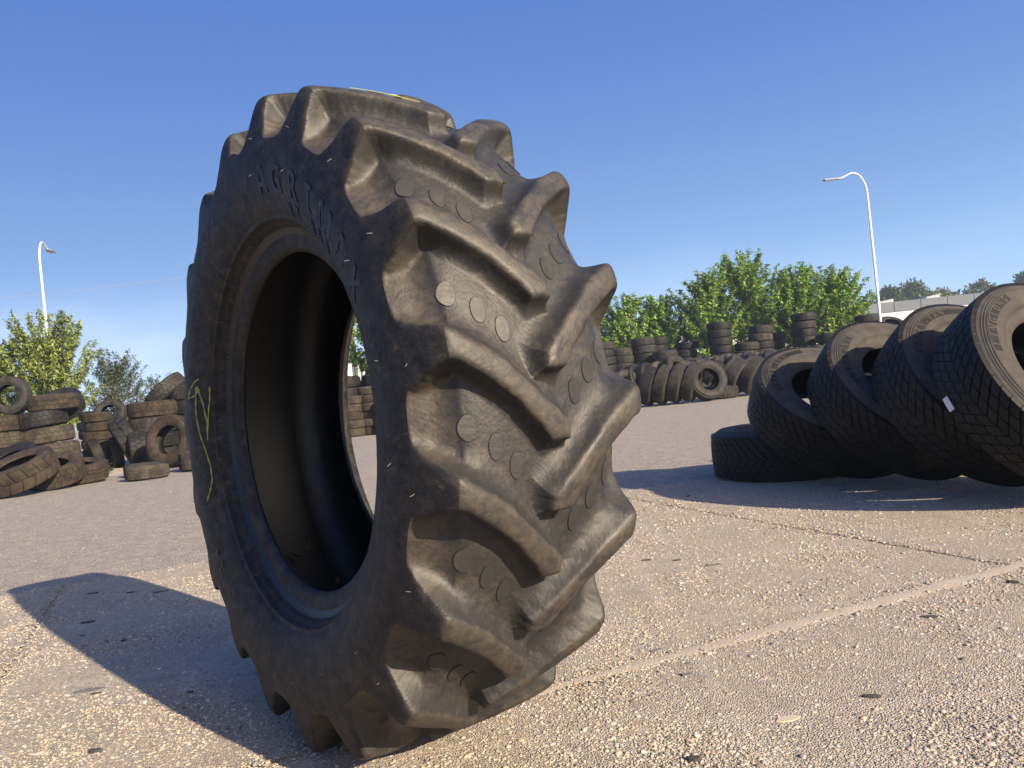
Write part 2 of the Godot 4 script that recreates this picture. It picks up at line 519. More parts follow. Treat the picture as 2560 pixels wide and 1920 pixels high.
	for side in [1.0, -1.0]:
		for piece in 2:
			var sb := Bag.new()
			var lo := 4 if piece == 0 else 0
			var hi := side_r.size() - 1 if piece == 0 else 4
			var rows := []
			for k in range(lo, hi):
				var st := 3 if piece == 0 else 2
				for e in st: rows.append(lerpf(side_r[k], side_r[k + 1], float(e) / st))
			rows.append(side_r[hi])
			var first := sb.v.size()
			for r in rows:
				var t := spl(side_r, side_t, r)
				var slope := (spl(side_r, side_t, r + 0.003) - spl(side_r, side_t, r - 0.003)) / 0.006
				if r < 0.4835: slope = 2.2
				if r > 0.772: slope = -0.19
				for k in seg:
					var a := TAU * k / seg
					var dir := Vector3(cos(a), sin(a), 0)
					var z := t
					var env := clampf((0.77 - r) / 0.03, 0.0, 1.0) * clampf((r - 0.50) / 0.03, 0.0, 1.0)
					z += env * (lump.get_noise_3d(dir.x * 4.0, dir.y * 4.0, r * 14.0) * 0.0006)
					# ribbed scuff strip low on the sidewall
					var aa := rad_to_deg(angle_difference(a, deg_to_rad(-80.0)))
					if absf(aa) < 16.0 and r > 0.615 and r < 0.70:
						z += 0.0012 * sin(r * 700.0) * (1.0 - absf(aa) / 16.0)
					var nn := (Vector3(0, 0, 1.0) - dir * slope).normalized()
					nn += Vector3(lump.get_noise_3d(dir.x * 9.0, dir.y * 9.0, r * 30.0), lump.get_noise_3d(dir.y * 9.0, dir.x * 9.0, r * 30.0 + 9.0), 0) * 0.07 * env
					nn = nn.normalized()
					var b := lump.get_noise_3d(dir.x * 3.0, dir.y * 3.0, r * 10.0 + 40.0)
					var col := Vector3(0.0215, 0.0205, 0.0205)
					if r < 0.575: col = Vector3(0.029, 0.0285, 0.030)
					if r < 0.515: col = Vector3(0.027, 0.027, 0.029)
					col = col.lerp(Vector3(0.062, 0.050, 0.038), clampf(b * 2.2 - 0.25, 0.0, 0.9))
					col *= 1.0 - 0.5 * clampf(lump.get_noise_3d(dir.x * 5.0, dir.y * 5.0, r * 6.0 + 130.0) * 2.0, 0.0, 1.0)
					var streak := lump.get_noise_3d(dir.x * 34.0, dir.y * 34.0, r * 5.0 + 80.0)
					col *= 1.0 + 0.55 * streak * env
					col = col.lerp(Vector3(0.075, 0.066, 0.056), clampf(streak * 1.6 - 0.55, 0.0, 0.6) * env)
					if r > 0.562 and r < 0.572: col *= 0.55
					sb.vert(Vector3(dir.x * r, dir.y * r, z * side), Vector3(nn.x, nn.y, nn.z * side), Color(col.x * 4.0, col.y * 4.0, col.z * 4.0))
			for j in rows.size() - 1:
				for k in seg:
					var a0 := first + j * seg + k
					var a1 := first + j * seg + (k + 1) % seg
					sb.quad(a0, a1, a1 + seg, a0 + seg)
			part(o, "sidewall" if piece == 0 else "bead", sb.mesh(), M.side, cen)
	var lb := Bag.new()
	var pr := [0.483, 0.486, 0.50, 0.54, 0.60, 0.68, 0.75, 0.80, 0.825, 0.835, 0.825, 0.80, 0.75, 0.68, 0.60, 0.54, 0.50, 0.486, 0.483]
	var pz := [0.176, 0.166, 0.172, 0.205, 0.238, 0.258, 0.245, 0.20, 0.13, 0.0, -0.13, -0.20, -0.245, -0.258, -0.238, -0.205, -0.172, -0.166, -0.176]
	var ls := 190
	for j in pr.size():
		var j0 := maxi(j - 1, 0)
		var j1 := mini(j + 1, pr.size() - 1)
		var tang := Vector2(pr[j1] - pr[j0], pz[j1] - pz[j0])
		for k in ls:
			var a := TAU * k / ls
			var nn := Vector3(-tang.y * cos(a), -tang.y * sin(a), tang.x).normalized()
			if Vector2(nn.x, nn.y).dot(Vector2(cos(a), sin(a))) > 0.0 and pr[j] > 0.7: nn = -nn
			var want := Vector3(-cos(a), -sin(a), -pz[j] * 2.0)
			if nn.dot(want) < 0.0: nn = -nn
			lb.vert(Vector3(cos(a) * pr[j], sin(a) * pr[j], pz[j]), nn)
	for j in pr.size() - 1:
		for k in ls:
			var a0 := j * ls + k
			var a1 := j * ls + (k + 1) % ls
			lb.quad(a0, a1, a1 + ls, a0 + ls)
	part(o, "inner_liner", lb.mesh(), M.liner, cen)
	# round wear discs on the floor between the lugs
	var spots := [[-2.2, 0.186], [-5.1, 0.131], [-8.0, 0.083]]
	for side in [1.0, -1.0]:
		for sp in spots:
			var db := Bag.new()
			var rings := [[0.0, 0.0018], [0.72, 0.0018], [0.90, 0.0026], [0.955, 0.0022], [0.97, -0.0012]]
			var edge_path := []
			var th0: float = sp[0] if side > 0 else sp[0] + PITCH * 0.5
			for rg in rings:
				for k in 28:
					var a := TAU * k / 28
					var s := 0.37
					var t_here: float = sp[1] + 0.0165 * rg[0] * sin(a)
					var lo := 0.2
					var hi := 1.0
					for it in 14:
						s = 0.5 * (lo + hi)
						if spl(fs, ft, s) > t_here: lo = s
						else: hi = s
					var th: float = th0 + 1.95 * rg[0] * cos(a)
					var p := tread_point(th, s, side)
					var r: float = p.y + rg[1]
					var an := deg_to_rad(th)
					var nn := Vector3(cos(an), sin(an), 0.2 * side)
					if rg[0] == 1.0: nn += (Vector3(-sin(an), cos(an), 0) * cos(a) + Vector3(0, 0, side) * sin(a)) * 1.2
					db.vert(Vector3(cos(an) * r, sin(an) * r, p.x), nn.normalized(), Color(0.078, 0.076, 0.071))
					if rg[0] == 0.97: edge_path.append(Vector3(cos(an) * (p.y + 0.0006), sin(an) * (p.y + 0.0006), p.x))
			for j in rings.size() - 1:
				for k in 28:
					var a0 := j * 28 + k
					var a1 := j * 28 + (k + 1) % 28
					db.quad(a0, a1, a1 + 28, a0 + 28)
			edge_path.append(edge_path[0])
			var er_path := []
			for k in edge_path.size(): er_path.append(0.0013)
			var eb := Bag.new()
			eb.tube(edge_path, er_path, 5)
			var em := eb.mesh()
			var dm := db.mesh()
			for k in 19:
				var pd := part(o, "wear_disc", dm, M.tread, cen)
				part(pd, "disc_groove", em, M.dark)
				pd.basis = Basis(Vector3(0, 0, 1), deg_to_rad(PITCH * k))
	# mould seams trailing from the lug tips
	for side in [1.0, -1.0]:
		var mb := Bag.new()
		var mp := []
		var mr := []
		for k in 12:
			var f := k / 11.0
			var th: float = -6.3 - 4.6 * f + (0.0 if side > 0 else PITCH * 0.5)
			var t := 0.006 - 0.030 * f * f
			var rr := 0.8725
			mp.append(Vector3(cos(deg_to_rad(th)) * rr, sin(deg_to_rad(th)) * rr, t * side))
			mr.append(0.0016 + 0.0009 * sin(k * 2.3))
		mb.tube(mp, mr, 5)
		var mm := mb.mesh()
		for k in 19:
			var sp := part(o, "mould_seam", mm, M.liner, cen)
			sp.basis = Basis(Vector3(0, 0, 1), deg_to_rad(PITCH * k))
	# raised lettering
	arc_text(o, "letter", "AGRIMAX", 80.0, 8.9, 0.635, 0.072, 0.0012, M.letter, cen)
	arc_text(o, "letter", "RT 855", 66.0, 4.6, 0.586, 0.034, 0.0012, M.letter, cen)
	arc_text(o, "letter", "E4", 222.0, 4.0, 0.66, 0.034, 0.0015, M.letter, cen)
	# chalk marks
	var ck := Bag.new()
	chalk(ck, [[164.4, 0.635], [165.2, 0.654], [167.9, 0.685], [171.2, 0.712], [170.0, 0.664], [167.5, 0.631]], 0.0032, cen)
	chalk(ck, [[166.0, 0.587], [170.2, 0.587], [175.0, 0.594], [183.7, 0.607]], 0.0032, cen)
	chalk(ck, [[166.8, 0.644], [171.7, 0.617], [177.8, 0.602], [183.0, 0.606]], 0.0032, cen)
	chalk(ck, [[166.9, 0.649], [172.2, 0.655], [176.0, 0.656], [182.2, 0.640], [186.6, 0.622], [192.1, 0.608], [196.8, 0.611], [199.6, 0.631], [202.0, 0.657]], 0.003, cen)
	part(o, "chalk_arrow", ck.mesh(), M.chalk)
	var c2 := Bag.new()
	var cp := []
	for k in 12:
		var t := lerpf(0.15, 0.02, k / 11.0)
		var th := spl(uq, uy, t) + 3.0 * PITCH - 0.9
		var rr := 0.9255 - 0.0068 * pow(t / 0.15, 2.0) + 0.0006
		cp.append(cen + Vector3(cos(deg_to_rad(th)) * rr, sin(deg_to_rad(th)) * rr, t))
	var cr := []
	for k in 12: cr.append(0.0012 if k != 7 else 0.0035)
	c2.tube(cp, cr, 5)
	part(o, "chalk_stroke", c2.mesh(), M.chalk)
	# short rubber hairs left by the mould
	var hb := Bag.new()
	var rng := RandomNumberGenerator.new()
	rng.seed = 77
	for k in 19:
		for rr in [0.80, 0.70, 0.56]:
			var th: float = PITCH * k + 9.2 + rng.randf_range(-2.5, 2.5)
			var r: float = rr + rng.randf_range(-0.012, 0.012)
			var zz: float = spl(side_r, side_t, r) if r < 0.775 else 0.279 - (r - 0.775) * 0.2
			var dir := Vector3(cos(deg_to_rad(th)), sin(deg_to_rad(th)), 0)
			var tip := Vector3(rng.randf_range(-0.6, 0.6), rng.randf_range(-0.8, 0.2), rng.randf_range(0.5, 1.2)).normalized() * rng.randf_range(0.010, 0.018)
			var p0 := cen + dir * r + Vector3(0, 0, zz - 0.001)
			hb.tube([p0, p0 + tip * 0.5, p0 + tip], [0.0009, 0.0008, 0.0006], 4)
	var hn := part(o, "rubber_hair", hb.mesh(), M.whisker)
	hn.set_meta("kind", "stuff")
	return o

func side_at(th: float, r: float, lift := 0.0) -> Vector3:
	var z := spl(side_r, side_t, r)
	return Vector3(cos(deg_to_rad(th)) * r, sin(deg_to_rad(th)) * r, z + lift)
func chalk(b: Bag, pts: Array, rad: float, cen: Vector3) -> void:
	var path := []
	var radii := []
	for k in pts.size() - 1:
		for e in 5:
			var t := e / 5.0
			path.append(cen + side_at(lerpf(pts[k][0], pts[k + 1][0], t), lerpf(pts[k][1], pts[k + 1][1], t), 0.0012))
			radii.append(rad * (0.75 + 0.35 * sin(float(k * 5 + e) * 1.7)))
	path.append(cen + side_at(pts[-1][0], pts[-1][1], 0.0012))
	radii.append(rad * 0.5)
	b.tube(path, radii, 5)

var bold: SystemFont
func glyph(ch: String, height: float, depth: float) -> Array:
	if bold == null:
		bold = SystemFont.new()
		bold.font_names = PackedStringArray(["Droid Sans"])
		bold.font_weight = 700
	var tm := TextMesh.new()
	tm.font = bold
	tm.text = ch
	tm.font_size = 64
	tm.pixel_size = height / 46.0
	tm.depth = depth
	tm.curve_step = 2.0
	return tm.get_mesh_arrays()
func arc_text(o: Node3D, called: String, text: String, th0: float, step: float, r0: float, height: float, depth: float, mat: Material, cen: Vector3) -> void:
	# letters whose feet point to the hub, set along the sidewall clockwise from th0
	for k in text.length():
		if text[k] == " ": continue
		var b := Bag.new()
		var arr := glyph(text[k], height, depth)
		var vs: PackedVector3Array = arr[Mesh.ARRAY_VERTEX]
		var nsx: PackedVector3Array = arr[Mesh.ARRAY_NORMAL]
		var ix: PackedInt32Array = arr[Mesh.ARRAY_INDEX]
		var lo := INF
		for p in vs: lo = minf(lo, p.y)
		var base := b.v.size()
		for q in vs.size():
			var r := r0 + (vs[q].y - lo)
			var th := th0 - step * k - rad_to_deg(vs[q].x / (r0 + height * 0.5))
			var p := side_at(th, r, vs[q].z + depth * 0.25 + 0.0017)
			var a := deg_to_rad(th)
			var er_ := Vector3(cos(a), sin(a), 0)
			var et_ := Vector3(sin(a), -cos(a), 0)
			b.vert(cen + p, (et_ * nsx[q].x + er_ * nsx[q].y + Vector3(0, 0, nsx[q].z)).normalized())
		for t in range(0, ix.size(), 3): b.tri(base + ix[t], base + ix[t + 1], base + ix[t + 2])
		part(o, called, b.mesh(), mat)

# ---------------------------------------------------------------- truck and car tyres: axis +y, standing on y = 0
func tread_mesh(R: float, w: float, edges: Array, lateral: int, gw: float, depth: float, chev: float, zig: float, shoulder: float, stagger := true) -> ArrayMesh:
	# edges: [from, to] of each rib in -1..1; lateral: cross grooves round the tyre (0: none)
	var rows := []   # [place across, in a groove, rib number]
	var hw := w * 0.5 * shoulder
	rows.append([-1.0, false, -1, 0.030])
	for k in edges.size():
		var a: float = edges[k][0]
		var b: float = edges[k][1]
		rows.append([a, false, k, 0.0]); rows.append([lerpf(a, b, 0.5), false, k, 0.0]); rows.append([b, false, k, 0.0])
		if k < edges.size() - 1:
			var g: float = edges[k + 1][0] - b
			rows.append([b + g * 0.22, true, k, 0.0]); rows.append([b + g * 0.78, true, k, 0.0])
	rows.append([1.0, false, -1, 0.030])
	var phases := [0.0]
	var count := 84
	var g := 0.0
	if lateral > 0:
		g = gw / (TAU * R / lateral)
		phases = [0.0, g * 0.25, g * 0.75, g, 0.28, 0.5, 0.5 + g * 0.25, 0.5 + g * 0.75, 0.5 + g, 0.78]
		count = lateral
	var per := phases.size()
	var cols := count * per
	var pts := PackedVector3Array()
	for rw in rows:
		for k in cols:
			var ph: float = phases[k % per]
			var pitch := TAU / count
			var t: float = rw[0]
			var tri := absf(2.0 * ph - 1.0) * 2.0 - 1.0
			var inner := clampf((0.92 - absf(t)) * 8.0, 0.0, 1.0)
			var d := 0.0
			if rw[1]: d = depth
			if lateral > 0:
				var odd: bool = stagger and rw[2] >= 0 and rw[2] % 2 == 1
				var idx := k % per
				if rw[2] == -1 and stagger: odd = (rw[0] > 0 and edges.size() % 2 == 0)
				if not rw[1] and ((not odd and (idx == 1 or idx == 2)) or (odd and (idx == 6 or idx == 7))):
					d = depth * (0.9 if rw[2] >= 0 else 0.5)
			var a := (floori(float(k) / per) + ph) * pitch + chev * absf(t) * hw / R
			var crown := 0.010 * t * t * R / 0.53
			var r: float = R - crown - rw[3] * R / 0.53 * 0.6 - d
			var y := w * 0.5 + (t + zig * tri * inner) * hw
			pts.append(Vector3(cos(a) * r, y, sin(a) * r))
	var st := SurfaceTool.new()
	st.begin(Mesh.PRIMITIVE_TRIANGLES)
	st.set_smooth_group(-1)
	for j in rows.size() - 1:
		for k in cols:
			var a := j * cols + k
			var b := j * cols + (k + 1) % cols
			for id in [a, b, b + cols, a, b + cols, a + cols]: st.add_vertex(pts[id])
	st.generate_normals()
	return st.commit()

func ring_mesh(pr: Array, py: Array, w: float, flip: bool, inward: bool, seg := 72) -> ArrayMesh:
	# a surface of revolution through (radius, height above mid-plane); flip puts it below
	var b := Bag.new()
	for j in pr.size():
		var j0 := maxi(j - 1, 0)
		var j1 := mini(j + 1, pr.size() - 1)
		var tr: float = pr[j1] - pr[j0]
		var ty: float = py[j1] - py[j0]
		for k in seg:
			var a := TAU * k / seg
			var s := -1.0 if flip else 1.0
			var nn := Vector3(-ty * cos(a), tr * s, -ty * sin(a))
			nn = nn.normalized()
			if inward: nn = -nn
			b.vert(Vector3(cos(a) * pr[j], w * 0.5 + py[j] * s, sin(a) * pr[j]), nn)
	for j in pr.size() - 1:
		for k in seg:
			var a0 := j * seg + k
			var a1 := j * seg + (k + 1) % seg
			b.quad(a0, a1, a1 + seg, a0 + seg)
	return b.mesh()

var kinds := {}
func tyre_kind(called: String, R: float, w: float, rim: float, tread: ArrayMesh, shoulder: float, seg := 72) -> void:
	var h := w * 0.5
	var k := R / 0.53
	var r_sh := R - 0.028 * k
	var span := r_sh - rim
	var sr := [rim, rim + 0.010 * k, rim + 0.035 * k, rim + 0.05 * k, rim + span * 0.35, rim + span * 0.55, rim + span * 0.75, rim + span * 0.80, rim + span * 0.83, r_sh - 0.014 * k, r_sh - 0.002]
	var sy := [h * 0.70, h * 0.80, h * 0.85, h * 0.885, h * 0.985, h * 1.02, h * 1.01, h * 1.022, h * 1.0, h * (shoulder + 0.045), h * shoulder + 0.0005]
	var lr := [rim, rim + 0.03 * k, rim + span * 0.4, rim + span * 0.75, R - 0.045 * k, R - 0.04 * k, R - 0.045 * k, rim + span * 0.75, rim + span * 0.4, rim + 0.03 * k, rim]
	var lh := [h * 0.70, h * 0.74, h * 0.90, h * 0.88, h * 0.55, 0.0, -h * 0.55, -h * 0.88, -h * 0.90, -h * 0.74, -h * 0.70]
	kinds[called] = {"R": R, "w": w, "rim": rim, "tread": tread, "sr": sr, "sy": sy, "top": ring_mesh(sr, sy, w, false, false, seg), "low": ring_mesh(sr, sy, w, true, false, seg), "liner": ring_mesh(lr, lh, w, false, true, seg)}

var protos := {}
func tyre(kind: String, mat: String, at: Vector3, axis: Vector3, spin: float, label: String, group := "", noun := "truck_tyre") -> Node3D:
	# at: middle of the lower face; axis: the way the upper face looks
	var key := kind + mat + noun
	var o: Node3D
	if not protos.has(key):
		o = Node3D.new()
		o.name = numbered(noun)
		add_child(o)
		var d: Dictionary = kinds[kind]
		part(o, "tread", d.tread, M[mat])
		part(o, "sidewall", d.top, M.new_side if mat == "new_tread" else M[mat])
		part(o, "sidewall", d.low, M.new_side if mat == "new_tread" else M[mat])
		part(o, "inner_liner", d.liner, M.dark)
		protos[key] = o
	else:
		o = protos[key].duplicate()
		o.name = numbered(noun)
		add_child(o)
	axis = axis.normalized()
	var x := Vector3(0, 0, 1).cross(axis) if absf(axis.z) < 0.95 else Vector3(1, 0, 0)
	x = (x - axis * x.dot(axis)).normalized()
	var z := x.cross(axis)
	o.transform = Transform3D(Basis(x, axis, z) * Basis(Vector3.UP, spin), at)
	tag(o, label, "tyre", group)
	return o
func leaning(kind: String, mat: String, x: float, z: float, axis: Vector3, spin: float, label: String, group := "", lift := 0.0) -> Node3D:
	# a tilted tyre whose lowest point touches y = lift; (x, z) is its middle
	axis = axis.normalized()
	var d: Dictionary = kinds[kind]
	var y: float = (d.R - 0.012) * sqrt(1.0 - axis.y * axis.y) + d.w * 0.5 * 0.9 * absf(axis.y) + lift
	return tyre(kind, mat, Vector3(x, y, z) - axis * d.w * 0.5, axis, spin, label, group)
const ORD := ["bottom", "second from bottom", "third from bottom", "fourth from bottom", "fifth from bottom", "sixth from bottom", "seventh from bottom", "eighth from bottom"]
func stack(kind: String, mats: Array, x: float, z: float, n: int, sd: int, where: String, group: String, y0 := 0.0, noun := "truck_tyre") -> void:
	var rng := RandomNumberGenerator.new()
	rng.seed = sd
	var d: Dictionary = kinds[kind]
	var y := y0
	for k in n:
		var place: String = "top" if k == n - 1 else ORD[k]
		var tilt := Vector3(rng.randf_range(-0.025, 0.025), 1.0, rng.randf_range(-0.025, 0.025))
		tyre(kind, mats[rng.randi() % mats.size()], Vector3(x + rng.randf_range(-0.05, 0.05), y, z + rng.randf_range(-0.04, 0.04)), tilt, rng.randf() * TAU, "%s tyre of %s" % [place, where], group, noun)
		y += d.w * 1.015

# ---------------------------------------------------------------- plants
func leaf_mesh(long: float, wide: float) -> ArrayMesh:
	var b := Bag.new()
	var p := [Vector3(0, 0, 0), Vector3(wide * 0.5, 0.10 * wide, long * 0.4), Vector3(-wide * 0.5, 0.10 * wide, long * 0.4), Vector3(0, -0.06 * long, long * 0.45), Vector3(0, -0.28 * long, long)]
	var nn := Vector3.UP
	for q in p: b.vert(q, nn)
	b.tri(0, 1, 3); b.tri(0, 3, 2); b.tri(1, 4, 3); b.tri(3, 4, 2)
	return b.mesh()
func leaf_cloud(parent: Node3D, called: String, mesh: Mesh, xf: Array, cols: Array) -> void:
	var mm := MultiMesh.new()
	mm.transform_format = MultiMesh.TRANSFORM_3D
	mm.use_colors = true
	mm.mesh = mesh
	mm.instance_count = xf.size()
	for k in xf.size():
		mm.set_instance_transform(k, xf[k])
		mm.set_instance_color(k, cols[k])
	var o := MultiMeshInstance3D.new()
	o.name = called
	o.multimesh = mm
	o.material_override = M.leaf
	o.set_meta("kind", "stuff")
	parent.add_child(o)
func tree(called: String, label: String, at: Vector3, height: float, width: float, bare: float, shoots: int, leaves: int, leaf: Mesh, hue: Array, droop: float, sd: int, group := "", upright := 0.6, twigs := 0.055) -> Node3D:
	var rng := RandomNumberGenerator.new()
	rng.seed = sd
	var o := thing(called, label, "tree", at, group)
	var wood := Bag.new()
	var trunk := [Vector3.ZERO, Vector3(rng.randf_range(-0.06, 0.06), bare * 0.5, rng.randf_range(-0.06, 0.06)), Vector3(rng.randf_range(-0.1, 0.1), bare, rng.randf_range(-0.1, 0.1)), Vector3(rng.randf_range(-0.2, 0.2), height * 0.62, rng.randf_range(-0.2, 0.2)), Vector3(rng.randf_range(-0.25, 0.25), height * 0.93, rng.randf_range(-0.2, 0.2))]
	var tr := height * 0.016 + 0.02
	wood.tube(trunk, [tr * 1.25, tr, tr * 0.85, tr * 0.45, tr * 0.12], 9)
	part(o, "trunk", wood.mesh(), M.bark)
	var limbs := Bag.new()
	var xf := []
	var cols := []
	for k in shoots:
		var f := (k + rng.randf()) / shoots
		var y0 := lerpf(bare * 0.8, height * 0.82, pow(f, 1.2))
		var seg := 2
		while seg < 4 and y0 > trunk[seg].y: seg += 1
		var t0: float = clampf((y0 - trunk[seg - 1].y) / (trunk[seg].y - trunk[seg - 1].y), 0.0, 1.0)
		var p: Vector3 = trunk[seg - 1].lerp(trunk[seg], t0)
		var ang := rng.randf() * TAU
		# the crown's reach swells in the lower middle and narrows to the top
		var reach := width * 0.5 * (0.45 + 0.75 * sin(PI * clampf(f * 0.8 + 0.18, 0.0, 1.0))) * rng.randf_range(0.55, 1.15)
		var rise := height * rng.randf_range(0.10, 0.26) * (0.5 + upright) * (1.0 if f > 0.2 else 0.4)
		var end := p + Vector3(cos(ang) * reach, rise, sin(ang) * reach)
		if end.y > height * 1.02: end.y = height * rng.randf_range(0.9, 1.04)
		var mid := p.lerp(end, 0.5) + Vector3(0, -0.06 * height * (0.3 + upright), 0)
		var rr := tr * 0.34 * (1.1 - 0.6 * f)
		limbs.tube([p, mid, end], [rr, rr * 0.6, rr * 0.15], 5)
		var tone := rng.randf_range(0.75, 1.2)
		for e in leaves:
			var t := pow(rng.randf(), 0.75)
			var q := p.lerp(mid, t * 2.0) if t < 0.5 else mid.lerp(end, t * 2.0 - 1.0)
			var twig := twigs * width * (1.15 - t)
			q += Vector3(rng.randfn() * twig, rng.randfn() * twig * 0.7 + 0.02, rng.randfn() * twig)
			if q.y < bare * 0.55: continue
			var d := Vector3(rng.randfn(), rng.randfn() * 0.6 - droop, rng.randfn()).normalized()
			var side := d.cross(Vector3(rng.randfn() * 0.4, 1, rng.randfn() * 0.4)).normalized()
			var sc := rng.randf_range(0.7, 1.25)
			xf.append(Transform3D(Basis(side * sc, side.cross(d).normalized() * -sc, d * sc), q))
			var h: Color = hue[rng.randi() % hue.size()]
			var v := tone * rng.randf_range(0.8, 1.2)
			cols.append(Color(h.r * v, h.g * v, h.b * v))
	part(o, "limb", limbs.mesh(), M.bark)
	leaf_cloud(o, "crown", leaf, xf, cols)
	return o
func broad_tree(called: String, label: String, at: Vector3, height: float, lobes: Array, leaf: Mesh, count: int, hue: Array, sd: int, group := "") -> Node3D:
	# far trees: clumps of leaf sprays in the lobes [x, y, z, radius] above the trunk
	var rng := RandomNumberGenerator.new()
	rng.seed = sd
	var o := thing(called, label, "tree", at, group)
	var wood := Bag.new()
	wood.tube([Vector3.ZERO, Vector3(0.1, height * 0.3, 0), Vector3(0, height * 0.75, 0)], [0.35, 0.28, 0.08], 7)
	for l in lobes: wood.tube([Vector3(0, height * 0.35, 0), Vector3(l[0], l[1], l[2])], [0.16, 0.03], 5)
	part(o, "trunk", wood.mesh(), M.bark)
	var xf := []
	var cols := []
	for l in lobes:
		var clumps := []
		for k in 16:
			var dd := Vector3(rng.randfn(), rng.randfn(), rng.randfn()).normalized()
			clumps.append([Vector3(l[0], l[1], l[2]) + dd * l[3] * rng.randf_range(0.5, 0.95), rng.randf_range(0.75, 1.2)])
		for k in int(count * l[3] * l[3]):
			var cl: Array = clumps[rng.randi() % 16]
			var q: Vector3 = cl[0] + Vector3(rng.randfn(), rng.randfn() * 0.7, rng.randfn()) * l[3] * 0.22
			var d := Vector3(rng.randfn(), rng.randfn() * 0.6 - 0.2, rng.randfn()).normalized()
			var side := d.cross(Vector3(rng.randfn() * 0.4, 1, rng.randfn() * 0.4)).normalized()
			var sc := rng.randf_range(0.7, 1.3)
			xf.append(Transform3D(Basis(side * sc, side.cross(d).normalized() * -sc, d * sc), q))
			var h: Color = hue[rng.randi() % hue.size()]
			var v: float = cl[1] * rng.randf_range(0.8, 1.2)
			cols.append(Color(h.r * v, h.g * v, h.b * v))
	leaf_cloud(o, "crown", leaf, xf, cols)
	return o

# ---------------------------------------------------------------- the place
func _ready() -> void:
	var cam := Camera3D.new()
	cam.name = "camera"
	cam.fov = 50.51
	cam.near = 0.05
	cam.far = 1500.0
	cam.transform = Transform3D(Basis(Vector3(0.994689, -0.102922, -0.000043), Vector3(0.102922, 0.994689, 0.000414), Vector3(0.0, -0.000416, 1.0)).orthonormalized(), Vector3(0, 0.964, 0))
	add_child(cam)
	cam.current = true
	var env := Environment.new()
	env.background_mode = Environment.BG_SKY
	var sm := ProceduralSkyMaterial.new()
	sm.sky_top_color = lin(0.034, 0.088, 0.285)
	sm.sky_horizon_color = lin(0.245, 0.39, 0.545)
	sm.sky_curve = 0.133
	sm.ground_horizon_color = lin(0.30, 0.30, 0.30)
	sm.ground_bottom_color = lin(0.18, 0.16, 0.14)
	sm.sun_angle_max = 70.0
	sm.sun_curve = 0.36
	sm.sky_energy_multiplier = 1.0
	sm.sky_cover = haze_cover()
	sm.sky_cover_modulate = Color(1, 1, 1)
	env.background_energy_multiplier = 1.0
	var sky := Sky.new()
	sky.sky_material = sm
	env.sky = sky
	env.tonemap_mode = Environment.TONE_MAPPER_LINEAR
	env.tonemap_exposure = 2.08
	env.fog_enabled = true
	env.fog_density = 0.0008
	env.fog_light_color = Color(0.80, 0.87, 0.96)
	env.sdfgi_enabled = true
	env.ssao_enabled = true
	env.ssil_enabled = true
	var we := WorldEnvironment.new()
	we.name = "world_environment"
	we.environment = env
	add_child(we)
	var sun := DirectionalLight3D.new()
	sun.name = "sun"
	sun.light_energy = 1.6
	sun.light_color = Color(1.0, 0.93, 0.82)
	sun.light_angular_distance = 0.5
	sun.shadow_enabled = true
	add_child(sun)
	var to_sun := Vector3(sin(deg_to_rad(43.0)) * cos(deg_to_rad(25.6)), sin(deg_to_rad(25.6)), cos(deg_to_rad(43.0)) * cos(deg_to_rad(25.6)))
	sun.look_at_from_position(to_sun * 10.0, Vector3.ZERO)
	sun.position = Vector3.ZERO
	make_materials()
	setting()
	buildings()
	trees()
	lamps()
	big_tyre(Vector3(-0.4762, 0.0, -2.4038), Vector3(0.60028, 0.0, 0.79979), Vector3(0.01467, 0.99983, -0.01101), Vector3(-0.79966, 0.01835, 0.60017))
	tyre_kinds()
	near_row()
	right_field()
	left_heap()
	seen_through()
	litter()

func haze_cover() -> ImageTexture:
	# soft low banks of thin cloud along the horizon
	var im := Image.create(512, 256, false, Image.FORMAT_RGBA8)
	var f := noise(201, 1.0, 4)
	for y in 256:
		var el := 90.0 - (y + 0.5) / 256.0 * 180.0
		for x in 512:
			var az := x / 512.0 * TAU
			var a := 0.0
			if el > -2.0 and el < 16.0:
				var bank := 0.2 + 0.8 * clampf(cos(az + 0.55) * 1.5 - 0.6, 0.0, 1.0) + 0.65 * clampf(cos(az + 3.2) * 1.5 - 0.6, 0.0, 1.0)
				var top := 6.5 + 3.5 * f.get_noise_2d(cos(az) * 2.0, sin(az) * 2.0)
				a = bank * smoothstep(top + 3.0, top - 2.5, el) * (0.75 + 0.6 * f.get_noise_3d(cos(az) * 5.0, sin(az) * 5.0, el * 0.35))
			im.set_pixel(x, y, Color(0.64, 0.60, 0.62, clampf(a * 0.42, 0.0, 1.0)))
	return ImageTexture.create_from_image(im)

